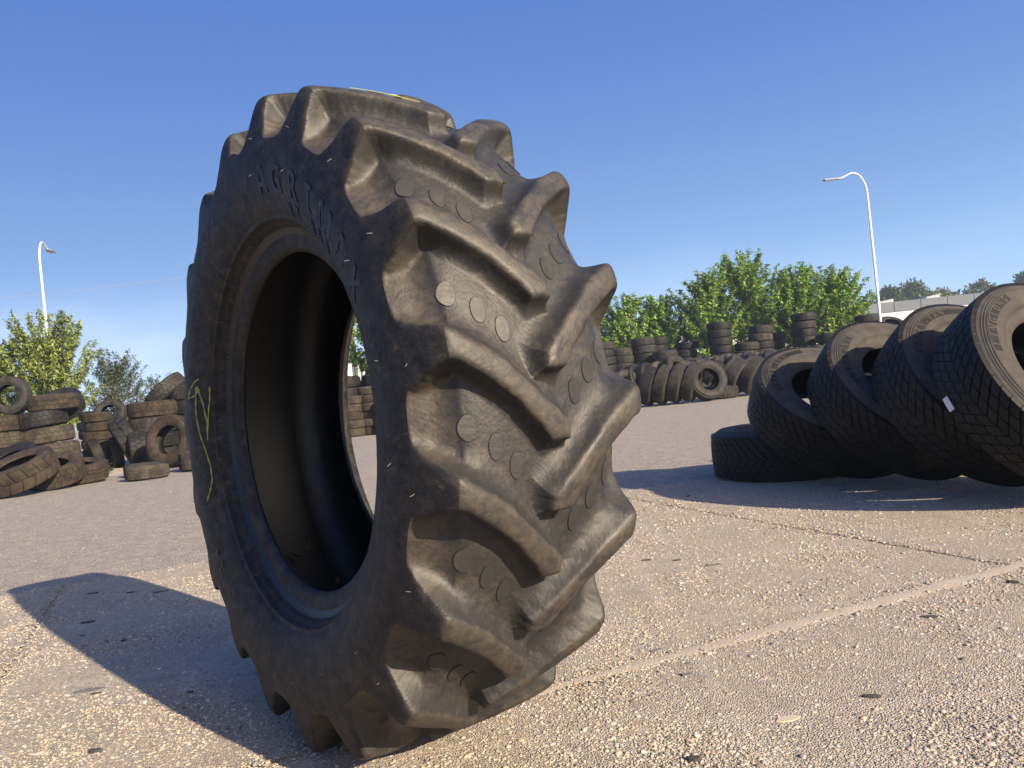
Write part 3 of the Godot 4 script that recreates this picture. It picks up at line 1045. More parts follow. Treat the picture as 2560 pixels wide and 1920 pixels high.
# ---- ground
var SA := Vector3(0.925, 0, -0.380)     # along the slab rows
var SB := Vector3(-0.380, 0, -0.925)    # across them, away from the camera
var SO := Vector3(2.0, 0, -3.38)
func slab_pos(a: float, b: float, y := 0.0) -> Vector3:
	return SO + SA * a + SB * b + Vector3(0, y, 0)
func setting() -> void:
	var g := Bag.new()
	g.flat_quad(Vector3(-500, -0.014, 400), Vector3(500, -0.014, 400), Vector3(500, -0.014, -700), Vector3(-500, -0.014, -700), Vector3.UP)
	var ground := solo("asphalt_ground", g.mesh(), M.asphalt, "", "", "", "structure")
	var pave := Node3D.new()
	pave.name = "concrete_pavement"
	pave.set_meta("kind", "structure")
	add_child(pave)
	# joints are open cracks here and there, filled with sand elsewhere
	var xs := [-12.5, -8.2, -3.9, 0.0, 4.2, 8.4]
	var ys := [-10.2, -6.8, -3.5, 0.0, 3.55]
	var rough := noise(71, 1.4, 4)
	var edge := noise(72, 7.0, 3)
	for p in xs.size() - 1:
		for r in ys.size() - 1:
			var b := Bag.new()
			var na := 44
			var nb := 38
			for j in nb + 1:
				for k in na + 1:
					var a := lerpf(xs[p], xs[p + 1], float(k) / na)
					var bb := lerpf(ys[r], ys[r + 1], float(j) / nb)
					var y := rough.get_noise_2d(a, bb) * 0.0035
					var last: bool = ys[r + 1] > 3.0 and j == nb
					if k == 0: a += 0.006 + absf(edge.get_noise_2d(a + 5.0, bb)) * 0.015
					if k == na: a -= 0.006 + absf(edge.get_noise_2d(a - 5.0, bb)) * 0.015
					if j == 0: bb += 0.006 + absf(edge.get_noise_2d(a, bb + 5.0)) * 0.012
					if j == nb: bb -= 0.006 + absf(edge.get_noise_2d(a, bb - 5.0)) * (0.5 if last else 0.012)
					if k == 0 or k == na or j == 0 or j == nb: y -= 0.004
					b.vert(slab_pos(a, bb, y), Vector3.UP)
			for j in nb:
				for k in na:
					var i0 := j * (na + 1) + k
					b.quad(i0, i0 + 1, i0 + na + 2, i0 + na + 1)
			# skirt down to the bed
			for j in nb:
				for k in [0, na]:
					var i0: int = j * (na + 1) + k
					var i1: int = i0 + na + 1
					b.flat_quad(b.v[i0], b.v[i1], b.v[i1] - Vector3(0, 0.03, 0), b.v[i0] - Vector3(0, 0.03, 0), SA * (1 if k else -1))
			for k in na:
				for j in [0, nb]:
					var i0: int = j * (na + 1) + k
					b.flat_quad(b.v[i0], b.v[i0 + 1], b.v[i0 + 1] - Vector3(0, 0.03, 0), b.v[i0] - Vector3(0, 0.03, 0), SB * (1 if j else -1))
			# smooth normals of the top from the relief
			for j in nb + 1:
				for k in na + 1:
					var dx := rough.get_noise_2d(lerpf(xs[p], xs[p + 1], float(k) / na) + 0.05, lerpf(ys[r], ys[r + 1], float(j) / nb)) - rough.get_noise_2d(lerpf(xs[p], xs[p + 1], float(k) / na) - 0.05, lerpf(ys[r], ys[r + 1], float(j) / nb))
					b.n[j * (na + 1) + k] = (Vector3.UP - SA * dx * 0.035).normalized()
			part(pave, "slab", b.mesh(), M.concrete)
	# sand in the joint that runs across, a little proud in places
	var sb := Bag.new()
	for seg_ in [[-2.4, 0.9, 0.0], [-12.0, -4.2, 0.0]]:
		var n := 60
		for k in n + 1:
			var a := lerpf(seg_[0], seg_[1], float(k) / n)
			var wdt := 0.010 + 0.034 * absf(edge.get_noise_2d(a * 0.5, 40.0)) + 0.03 * sin(PI * k / n)
			for e in 5:
				var f := (e - 2) / 2.0
				sb.vert(slab_pos(a, seg_[2] + wdt * f, 0.0022 * (1.0 - f * f) - 0.003 * absf(f) + 0.0008), (Vector3.UP + SB * f * 0.12).normalized())
		var base := sb.v.size() - (n + 1) * 5
		for k in n:
			for e in 4:
				var i0 := base + k * 5 + e
				sb.quad(i0, i0 + 1, i0 + 6, i0 + 5)
	part(pave, "sand_joint", sb.mesh(), M.sand)
	pebbles()
	# bare soil with weeds between the tyre heaps at the left
	var soil := Bag.new()
	var mid := soil.vert(Vector3(-8.6, 0.03, -17.6), Vector3.UP)
	for k in 28:
		var a := TAU * k / 28
		var r := 1.0 + 0.25 * edge.get_noise_1d(k * 3.0)
		soil.vert(Vector3(-8.6 + cos(a) * 1.25 * r, -0.008, -17.4 + sin(a) * 2.0 * r), Vector3.UP)
	for k in 28: soil.tri(mid, mid + 1 + k, mid + 1 + (k + 1) % 28)
	solo("soil_patch", soil.mesh(), M.sand, "", "", "", "structure")

func pebble_mesh() -> ArrayMesh:
	var b := Bag.new()
	var g := (1.0 + sqrt(5.0)) / 2.0
	var vs := [Vector3(-1, g, 0), Vector3(1, g, 0), Vector3(-1, -g, 0), Vector3(1, -g, 0), Vector3(0, -1, g), Vector3(0, 1, g), Vector3(0, -1, -g), Vector3(0, 1, -g), Vector3(g, 0, -1), Vector3(g, 0, 1), Vector3(-g, 0, -1), Vector3(-g, 0, 1)]
	var fc := [[0, 11, 5], [0, 5, 1], [0, 1, 7], [0, 7, 10], [0, 10, 11], [1, 5, 9], [5, 11, 4], [11, 10, 2], [10, 7, 6], [7, 1, 8], [3, 9, 4], [3, 4, 2], [3, 2, 6], [3, 6, 8], [3, 8, 9], [4, 9, 5], [2, 4, 11], [6, 2, 10], [8, 6, 7], [9, 8, 1]]
	for p in vs: b.vert(p.normalized(), p.normalized())
	for f in fc: b.tri(f[0], f[1], f[2])
	return b.mesh()
func pebbles() -> void:
	var rng := RandomNumberGenerator.new()
	rng.seed = 91
	var tones := [Color(0.44, 0.38, 0.30), Color(0.50, 0.44, 0.35), Color(0.36, 0.31, 0.25), Color(0.50, 0.45, 0.38), Color(0.34, 0.31, 0.28), Color(0.42, 0.31, 0.22), Color(0.27, 0.25, 0.24), Color(0.52, 0.42, 0.28), Color(0.38, 0.29, 0.25), Color(0.49, 0.44, 0.38), Color(0.14, 0.13, 0.12), Color(0.47, 0.40, 0.33), Color(0.42, 0.36, 0.28), Color(0.46, 0.40, 0.32)]
	var bare := noise(92, 1.1, 3)
	for zone in 2:
		var xf: Array[Transform3D] = []
		var cols: Array[Color] = []
		var tries := 260000 if zone == 0 else 60000
		for k in tries:
			var z: float
			if zone == 0:
				z = -1.2 - 6.4 * pow(rng.randf(), 1.25)
			else:
				z = -4.6 - 8.0 * rng.randf()
			var reach := 0.72 * -z + 0.35
			var x := rng.randf_range(-reach, reach)
			var rel := Vector3(x, 0, z) - SO
			var bb := rel.dot(SB)
			if zone == 0 and bb > 3.5: continue
			if zone == 1 and bb < 3.6: continue
			var dens := 0.62 + 0.55 * bare.get_noise_2d(x, z)
			if rng.randf() > dens: continue
			var s := 0.0024 + 0.0036 * pow(rng.randf(), 2.0) + (0.006 * rng.randf() if rng.randf() < 0.04 else 0.0)
			if zone == 1: s *= 0.8
			s *= 1.0 + 0.05 * maxf(0.0, -z - 3.0)
			var flat_ := rng.randf_range(0.4, 0.75)
			var b := Basis(Vector3(0, 1, 0), rng.randf() * TAU) * Basis(Vector3(1, 0, 0), rng.randfn() * 0.22)
			b = b.scaled_local(Vector3(s * rng.randf_range(0.9, 1.5), s * flat_, s))
			xf.append(Transform3D(b, Vector3(x, s * flat_ * (rng.randf_range(-0.8, -0.05) if rng.randf() < 0.5 else rng.randf_range(-0.2, 0.3)) - (0.013 if zone == 1 else 0.0), z)))
			var c: Color = tones[rng.randi() % tones.size()]
			var v := rng.randf_range(0.76, 1.06) * (0.7 if zone == 1 else 1.0)
			cols.append(Color(c.r * v, c.g * v * 0.985, c.b * v * 0.955))
		var mm := MultiMesh.new()
		mm.transform_format = MultiMesh.TRANSFORM_3D
		mm.use_colors = true
		mm.mesh = pebble_mesh()
		mm.instance_count = xf.size()
		for k in xf.size():
			mm.set_instance_transform(k, xf[k])
			mm.set_instance_color(k, cols[k])
		var o := MultiMeshInstance3D.new()
		o.name = "pebbles" if zone == 0 else "asphalt_chippings"
		o.multimesh = mm
		o.material_override = M.pebble
		add_child(o)
		tag(o, "pebbles bedded all over the worn concrete paving" if zone == 0 else "stone chippings in the grey asphalt beyond the concrete", "gravel", "", "stuff")

# ---- buildings
func buildings() -> void:
	var o := thing("warehouse", "long low warehouse with grey panelled fascia above a white wall", "building", Vector3(18, 0, -100))
	var long := 74.0
	var wb := Bag.new()
	wb.box(Vector3(long * 0.5, 2.45, -15), Vector3(long * 0.5, 2.45, 15))
	part(o, "wall", wb.mesh(), M.wall_white)
	var rb := Bag.new()
	rb.box(Vector3(long * 0.5, 5.45, -15.2), Vector3(long * 0.5, 0.54, 14.9))
	part(o, "roof", rb.mesh(), M.panel)
	var pm := Bag.new()
	pm.box(Vector3(0, 0, 0), Vector3(1.62, 0.67, 0.06), Basis.IDENTITY, 0.015)
	var pmesh := pm.mesh()
	for k in int(long / 3.3):
		part(o, "panel", pmesh, M.panel, Vector3(1.65 + k * 3.3, 5.56, -0.1))
	for x in [31.0, 37.0]:
		var sb := Bag.new()
		sb.box(Vector3(x, 6.55, -6), Vector3(0.9, 0.22, 1.4), Basis(Vector3(0, 0, 1), 0.12), 0.04)
		part(o, "skylight", sb.mesh(), M.glass)
	var h := thing("white_hall", "white walled hall with ribbed cladding seen through the big tyre's centre", "building", Vector3(-11.2, 0, -60))
	var hb := Bag.new()
	hb.box(Vector3(0, 1.9, -4), Vector3(3.6, 1.9, 4))
	part(h, "wall", hb.mesh(), M.wall_white)
	var hr := Bag.new()
	hr.box(Vector3(0, 3.9, -4), Vector3(3.75, 0.1, 4.15), Basis.IDENTITY, 0.02)
	part(h, "roof", hr.mesh(), M.panel)
	var rib := Bag.new()
	rib.box(Vector3.ZERO, Vector3(0.05, 1.88, 0.05), Basis.IDENTITY, 0.01)
	var rm := rib.mesh()
	for k in 12: part(h, "rib", rm, M.panel, Vector3(-3.3 + k * 0.6, 1.9, 0.04))

# ---- trees
func trees() -> void:
	var cherry := leaf_mesh(0.205, 0.092)
	var small := leaf_mesh(0.13, 0.048)
	var spray := leaf_mesh(0.75, 0.42)
	var yg := [Color(0.17, 0.31, 0.055), Color(0.145, 0.275, 0.05), Color(0.23, 0.345, 0.065), Color(0.115, 0.22, 0.042), Color(0.27, 0.30, 0.08)]
	var olive := [Color(0.21, 0.27, 0.06), Color(0.18, 0.235, 0.055), Color(0.25, 0.28, 0.075), Color(0.13, 0.18, 0.045)]
	var bluish := [Color(0.095, 0.13, 0.065), Color(0.075, 0.11, 0.055), Color(0.12, 0.145, 0.075)]
	var far := [Color(0.085, 0.12, 0.045), Color(0.10, 0.135, 0.05), Color(0.07, 0.10, 0.04)]
	var gp := "young leafy trees behind the tyre stacks"
	tree("cherry_tree", "bright green young tree directly right of the big tyre's tread", Vector3(6.2, 0, -43), 5.0, 3.1, 1.0, 124, 120, cherry, yg, 0.7, 101, gp, 0.72, 0.05)
	tree("cherry_tree", "slender bright green tree between the big tyre's neighbour tree and the tall tree", Vector3(8.4, 0, -43.5), 4.9, 2.8, 1.0, 106, 120, cherry, yg, 0.7, 102, gp, 0.72, 0.05)
	tree("cherry_tree", "broad green tree with two pointed tops above the four-tyre stack", Vector3(10.6, 0, -43), 5.9, 3.6, 1.1, 148, 136, cherry, yg, 0.7, 103, gp, 0.72, 0.05)
	tree("cherry_tree", "tallest of the green trees, its leader reaching highest", Vector3(13.0, 0, -43.2), 6.6, 3.6, 1.1, 156, 136, cherry, yg, 0.7, 104, gp, 0.8, 0.05)
	tree("cherry_tree", "green tree with narrow spire behind the tall five-tyre stack", Vector3(15.2, 0, -42.6), 5.7, 3.3, 1.1, 135, 129, cherry, yg, 0.7, 105, gp, 0.72, 0.05)
	tree("cherry_tree", "rounded green tree at the right end, nearest the street lamp", Vector3(17.2, 0, -42.8), 5.4, 3.6, 0.9, 148, 129, cherry, yg, 0.7, 106, gp, 0.6, 0.05)
	tree("cherry_tree", "olive green tree with drooping leaves on long shoots before the left lamp post", Vector3(-14.35, 0, -25), 4.6, 2.6, 1.2, 100, 170, leaf_mesh(0.15, 0.05), olive, 1.3, 107, "", 1.15, 0.035)
	tree("cherry_tree", "olive drooping tree at the photo's left edge", Vector3(-16.4, 0, -25.5), 4.0, 2.6, 1.1, 95, 170, leaf_mesh(0.15, 0.05), olive, 1.3, 108, "", 0.9, 0.035)
	tree("willow_tree", "bluish green fine-leaved bush tree between the left tyre stacks", Vector3(-14.45, 0, -30), 3.7, 2.2, 0.5, 120, 80, small, bluish, 0.3, 109, "", 0.7)
	tree("willow_tree", "small bluish green tree behind the tyre lying on edge at left", Vector3(-14.5, 0, -34), 2.9, 1.8, 0.5, 45, 70, small, bluish, 0.3, 110, "", 0.7)
	tree("cherry_tree", "tree with a forked branch seen through the big tyre's centre", Vector3(-4.15, 0, -26), 4.1, 2.4, 1.55, 80, 90, cherry, yg, 0.6, 111, "", 0.4)
	broad_tree("oak_tree", "round dark green tree rising behind the warehouse beside the lamp post", Vector3(73.5, 0, -150), 12.6, [[-3.2, 8.6, 0, 2.3], [-1.0, 9.8, 0, 2.6], [1.5, 9.6, 0.4, 2.5], [3.4, 8.6, 0, 2.2], [0.3, 8.0, 1.0, 2.4]], spray, 300, far, 121)
	broad_tree("oak_tree", "lower pale green tree right of the round tree behind the warehouse", Vector3(80.6, 0, -152), 11.0, [[-1.5, 8.6, 0, 1.7], [0.6, 9.1, 0, 1.7], [2.6, 8.2, 0, 1.5]], spray, 170, [Color(0.12, 0.14, 0.06), Color(0.14, 0.15, 0.075)], 122)
	broad_tree("birch_tree", "sparse thin-crowned tree on its own behind the warehouse roof", Vector3(87.2, 0, -150), 11.2, [[-1.3, 9.2, 0, 1.3], [0.6, 9.8, 0, 1.4], [2.0, 9.3, 0, 1.1]], spray, 120, [Color(0.11, 0.13, 0.055), Color(0.13, 0.14, 0.065)], 123)
	broad_tree("oak_tree", "dark tree top showing above the nearest leaning tyre", Vector3(98.5, 0, -150), 12.5, [[-1.5, 9.6, 0, 2.2], [1.5, 10.2, 0, 2.4]], spray, 260, far, 124)
	broad_tree("round_bush", "tiny dark round bush left of the lamp post on the skyline", Vector3(66.4, 0, -150), 9.2, [[0, 8.2, 0, 1.2]], spray, 300, far, 125)
	# weeds between the left heaps
	var rng := RandomNumberGenerator.new()
	rng.seed = 131
	var spots := [[Vector3(-8.95, 0, -16.6), 0.42, 60, "leafy green weed clump against the leaning tyres at left"], [Vector3(-8.35, 0, -16.4), 0.25, 45, "low grassy weeds on the bare soil between the left heaps"]]
	for sp in spots:
		var w := thing("weed_clump", sp[3], "weed", sp[0])
		var stem := Bag.new()
		var xf := []
		var cols := []
		for k in 14:
			var a := rng.randf() * TAU
			var e := Vector3(cos(a) * 0.3 * rng.randf(), sp[1] * rng.randf_range(0.5, 1.0), sin(a) * 0.3 * rng.randf())
			stem.tube([Vector3.ZERO, e * 0.5, e], [0.005, 0.004, 0.002], 4, Color(0.1, 0.14, 0.04))
			for q in 8:
				var d := Vector3(rng.randfn(), rng.randfn() * 0.5, rng.randfn()).normalized()
				xf.append(Transform3D(Basis(d.cross(Vector3.UP).normalized(), Vector3.UP, d), e * rng.randf_range(0.3, 1.0)))
				cols.append(Color(0.1, 0.15, 0.03))
		part(w, "stem", stem.mesh(), M.pebble)
		leaf_cloud(w, "foliage", small, xf, cols)

# ---- street lamps and the cable
func lamp(label: String, base: Vector3, arm: Vector3) -> void:
	var o := thing("street_lamp", label, "street lamp", base, "white street lamps over the yard")
	arm = arm.normalized()
	var pole := Bag.new()
	var path := [Vector3.ZERO, Vector3(0, 0.9, 0), Vector3(0, 1.0, 0), Vector3(0, 4.2, 0), Vector3(0, 7.15, 0)]
	var rad := [0.075, 0.075, 0.058, 0.048, 0.037]
	for k in range(1, 9):
		var t := k / 8.0
		path.append(Vector3(0, 7.15, 0) + arm * (0.52 * (1.0 - cos(t * PI * 0.55))) + Vector3(0, 0.92 * sin(t * PI * 0.55), 0))
		rad.append(lerpf(0.037, 0.025, t))
	var e: Vector3 = path[-1]
	path.append(e + arm * 0.42 + Vector3(0, -0.16, 0))
	rad.append(0.028)
	pole.tube(path, rad, 12)
	part(o, "pole", pole.mesh(), M.lamp_white)
	var head := Bag.new()
	var side := arm.cross(Vector3.UP)
	var b := Basis(arm, Vector3.UP, side)
	var tip: Vector3 = path[-1]
	head.box(tip + arm * 0.06, Vector3(0.09, 0.035, 0.05), b, 0.012)
	head.box(tip + arm * 0.40 + Vector3(0, -0.005, 0), Vector3(0.29, 0.032, 0.11), b, 0.02)
	part(o, "lamp_head", head.mesh(), M.lamp_grey)
	var gl := Bag.new()
	gl.box(tip + arm * 0.42 + Vector3(0, -0.042, 0), Vector3(0.2, 0.006, 0.08), b)
	part(o, "lens", gl.mesh(), M.glass)
	var fl := Bag.new()
	fl.box(Vector3(0, 0.02, 0), Vector3(0.16, 0.02, 0.16), Basis.IDENTITY, 0.005)
	part(o, "base_plate", fl.mesh(), M.lamp_grey)
func lamps() -> void:
	lamp("tall white street lamp at right, its arm reaching left, before the warehouse", Vector3(15.12, 0, -33), Vector3(-1, 0, 0))
	lamp("white street lamp at left rising through the olive drooping tree", Vector3(-16.85, 0, -30), Vector3(-0.216, 0, -0.976))
	var cb := Bag.new()
	var path := []
	var rad := []
	for k in 25:
		var t := k / 24.0
		path.append(Vector3(lerpf(-70, -10.4, t), 11.0 + 1.0 * pow(t * 2 - 1, 2.0) - 1.2 * t, -55.0))
		rad.append(0.009)
	cb.tube(path, rad, 5)
	var up := thing("utility_pole", "wooden pole carrying the overhead cable behind the big tyre", "pole", Vector3(-10.4, 0, -55.1))
	var ub := Bag.new()
	ub.tube([Vector3.ZERO, Vector3(0, 5, 0), Vector3(0, 10.9, 0)], [0.14, 0.12, 0.09], 10)
	part(up, "shaft", ub.mesh(), M.bark)
	solo("overhead_cable", cb.mesh(), M.cable, "thin overhead cable crossing the sky behind the left street lamp", "cable")

# ---- tyres
func tyre_kinds() -> void:
	var six := []
	for k in 6: six.append([-0.97 + k * 0.328, -0.97 + k * 0.328 + 0.295])
	tyre_kind("drive", 0.625, 0.40, 0.355, tread_mesh(0.625, 0.40, six, 54, 0.0105, 0.014, 0.85, 0.03, 0.88, false), 0.88, 120)
	ridged("drive")
	var five := [[-0.96, -0.62], [-0.57, -0.22], [-0.17, 0.17], [0.22, 0.57], [0.62, 0.96]]
	tyre_kind("rib", 0.53, 0.34, 0.292, tread_mesh(0.53, 0.34, five, 0, 0.0, 0.013, 0.0, 0.0, 0.84), 0.84)
	var zg := [[-0.97, -0.36], [-0.30, 0.30], [0.36, 0.97]]
	tyre_kind("zigzag", 0.53, 0.345, 0.292, tread_mesh(0.53, 0.345, zg, 30, 0.024, 0.016, 0.15, 0.05, 0.86), 0.86)
	var blk := [[-0.97, -0.52], [-0.44, -0.04], [0.04, 0.44], [0.52, 0.97]]
	tyre_kind("block", 0.52, 0.33, 0.288, tread_mesh(0.52, 0.33, blk, 36, 0.016, 0.014, 0.5, 0.03, 0.86), 0.86)
	var lug := [[-0.98, -0.05], [0.05, 0.98]]
	tyre_kind("heavy", 0.56, 0.40, 0.30, tread_mesh(0.56, 0.40, lug, 18, 0.07, 0.028, 0.35, 0.04, 0.88), 0.88)
	tyre_kind("car", 0.325, 0.215, 0.20, tread_mesh(0.325, 0.215, five, 44, 0.008, 0.008, 0.4, 0.0, 0.84), 0.84, 60)
	tyre_kind("midi", 0.42, 0.27, 0.225, tread_mesh(0.42, 0.27, five, 0, 0.0, 0.011, 0.0, 0.0, 0.84), 0.84)
	tyre_kind("wide", 0.40, 0.37, 0.23, tread_mesh(0.40, 0.37, zg, 22, 0.024, 0.014, 0.15, 0.06, 0.86), 0.86)
	tyre_kind("van", 0.36, 0.225, 0.205, tread_mesh(0.36, 0.225, blk, 40, 0.010, 0.009, 0.3, 0.02, 0.85), 0.85, 60)

func ridged(called: String) -> void:
	# concentric ribs on the outer sidewall
	var d: Dictionary = kinds[called]
	var sr: Array = d.sr.duplicate()
	var sy: Array = d.sy.duplicate()
	var nr := []
	var ny := []
	for k in 4: nr.append(sr[k]); ny.append(sy[k])
	var r0: float = sr[3]
	var r1: float = sr[-2]
	var n := 60
	for k in range(1, n):
		var f := float(k) / n
		var r := lerpf(r0, r1, f)
		var y := spl(sr, sy, r)
		if f > 0.72:
			var ph := fposmod((f - 0.72) * 14.0, 1.0)
			y += 0.0028 if ph < 0.55 else -0.0012
		if f > 0.10 and f < 0.16: y += 0.003
		nr.append(r); ny.append(y)
	nr.append(sr[-2]); ny.append(sy[-2]); nr.append(sr[-1]); ny.append(sy[-1])
	d.top = ring_mesh(nr, ny, d.w, false, false, 144)

func truck_text(o: Node3D, d: Dictionary, text: String, th0: float, step: float, r0: float, height: float) -> void:
	# a dark curved strip on the upper sidewall with paler raised letters; angles run anticlockwise seen from outside
	var band := Bag.new()
	var last := th0 - step * (text.length() - 1)
	var a0 := th0 + step * 0.95
	var a1 := last - step * (0.95 if text != "GREEN-VAN" else 3.9)
	var n := 28
	for k in n + 1:
		var th := deg_to_rad(lerpf(a0, a1, float(k) / n))
		for e in 6:
			var r := r0 - 0.009 + (height + 0.018) * e / 5.0
			var lift := 0.0016
			if e == 0 or e == 5 or k == 0 or k == n: lift = -0.001
			band.vert(truck_side(d, th, r, lift), Vector3.UP)
	for k in n:
		for e in 5:
			var i0 := k * 6 + e
			band.quad(i0, i0 + 1, i0 + 7, i0 + 6)
	part(o, "lettering_band", band.mesh(), M.new_band)
	for k in text.length():
		if text[k] == " ": continue
		var b := Bag.new()
		var arr := glyph(text[k], height, 0.003)
		var vs: PackedVector3Array = arr[Mesh.ARRAY_VERTEX]
		var nx: PackedVector3Array = arr[Mesh.ARRAY_NORMAL]
		var ix: PackedInt32Array = arr[Mesh.ARRAY_INDEX]
		var lo := INF
		for p in vs: lo = minf(lo, p.y)
		if text[k] == "-": lo = -height * 0.35
		var base := b.v.size()
		for q in vs.size():
			var r := r0 + (vs[q].y - lo)
			var th := deg_to_rad(th0 - step * k) - vs[q].x / (r0 + height * 0.5)
			b.vert(truck_side(d, th, r, vs[q].z + 0.0022), Vector3(nx[q].x * sin(th) + nx[q].y * cos(th), nx[q].z, nx[q].x * cos(th) - nx[q].y * sin(th)).normalized())
		for t in range(0, ix.size(), 3): b.tri(base + ix[t], base + ix[t + 1], base + ix[t + 2])
		part(o, "letter", b.mesh(), M.new_side)
func truck_side(d: Dictionary, th: float, r: float, lift: float) -> Vector3:
	# seen from above the axis, anticlockwise from +x is towards -z
	return Vector3(cos(th) * r, d.w * 0.5 + spl(d.sr, d.sy, r) + lift, -sin(th) * r)

func near_row() -> void:
	var g := "new truck tyres leaning in a row at right"
	tyre("drive", "new_tread", Vector3(2.24, -0.012, -6.80), Vector3(0.0, 1, 0.0), 0.3, "black truck tyre lying flat at the left end of the leaning row", g)
	var d: Dictionary = kinds.drive
	var list := [
		[Vector3(2.41, 0.53, -6.16), 16.3, 55.0, "leftmost leaning truck tyre, propped on the tyre lying flat", "GREEN-VAN", 171.0],
		[Vector3(2.704, 0.600, -5.67), 19.0, 44.3, "second leaning truck tyre from the left, half its sidewall sunlit", "LINGLONG", 175.0],
		[Vector3(2.929, 0.622, -5.13), 17.8, 40.0, "third leaning truck tyre from the left, lettered strip ending in an oval", "GREEN-VAN", 152.6],
		[Vector3(3.045, 0.650, -4.605), 19.1, 33.7, "nearest and largest leaning truck tyre, cut by the photo's right edge", "LINGLONG", 159.0]]
	for k in list.size():
		var e: Array = list[k]
		var yaw := deg_to_rad(e[1])
		var el := deg_to_rad(e[2])
		var ax := Vector3(sin(yaw) * cos(el), sin(el), cos(yaw) * cos(el))
		var o := tyre("drive", "new_tread", e[0] - ax * d.w * 0.5, ax, 0.0, e[3], g)
		# +x along the horizontal, so that lettering angles are read from there
		var x := Vector3(cos(yaw), 0, -sin(yaw))
		var z := x.cross(ax)
		o.transform.basis = Basis(x, ax, z)
		truck_text(o, d, e[4], e[5], 6.7, 0.488, 0.044)
		if k == 2:
			var ob := Bag.new()
			var op := []
			var orad := []
			for e2 in 33:
				var an := TAU * e2 / 32
				op.append(truck_side(d, deg_to_rad(81.0 + 7.5 * cos(an)), 0.512 + 0.017 * sin(an), 0.0022))
				orad.append(0.0022)
			ob.tube(op, orad, 5)
			part(o, "oval_emblem", ob.mesh(), M.new_side)
		if k == 3:
			var sb := Bag.new()
			var th := deg_to_rad(176.0)
			var p := Vector3(cos(th) * 0.622, d.w * 0.13, -sin(th) * 0.622)
			var nn := Vector3(cos(th), 0, -sin(th))
			sb.box(p, Vector3(0.003, 0.018, 0.042), Basis(nn, Vector3.UP, nn.cross(Vector3.UP)))
			part(o, "sticker", sb.mesh(), M.sticker)

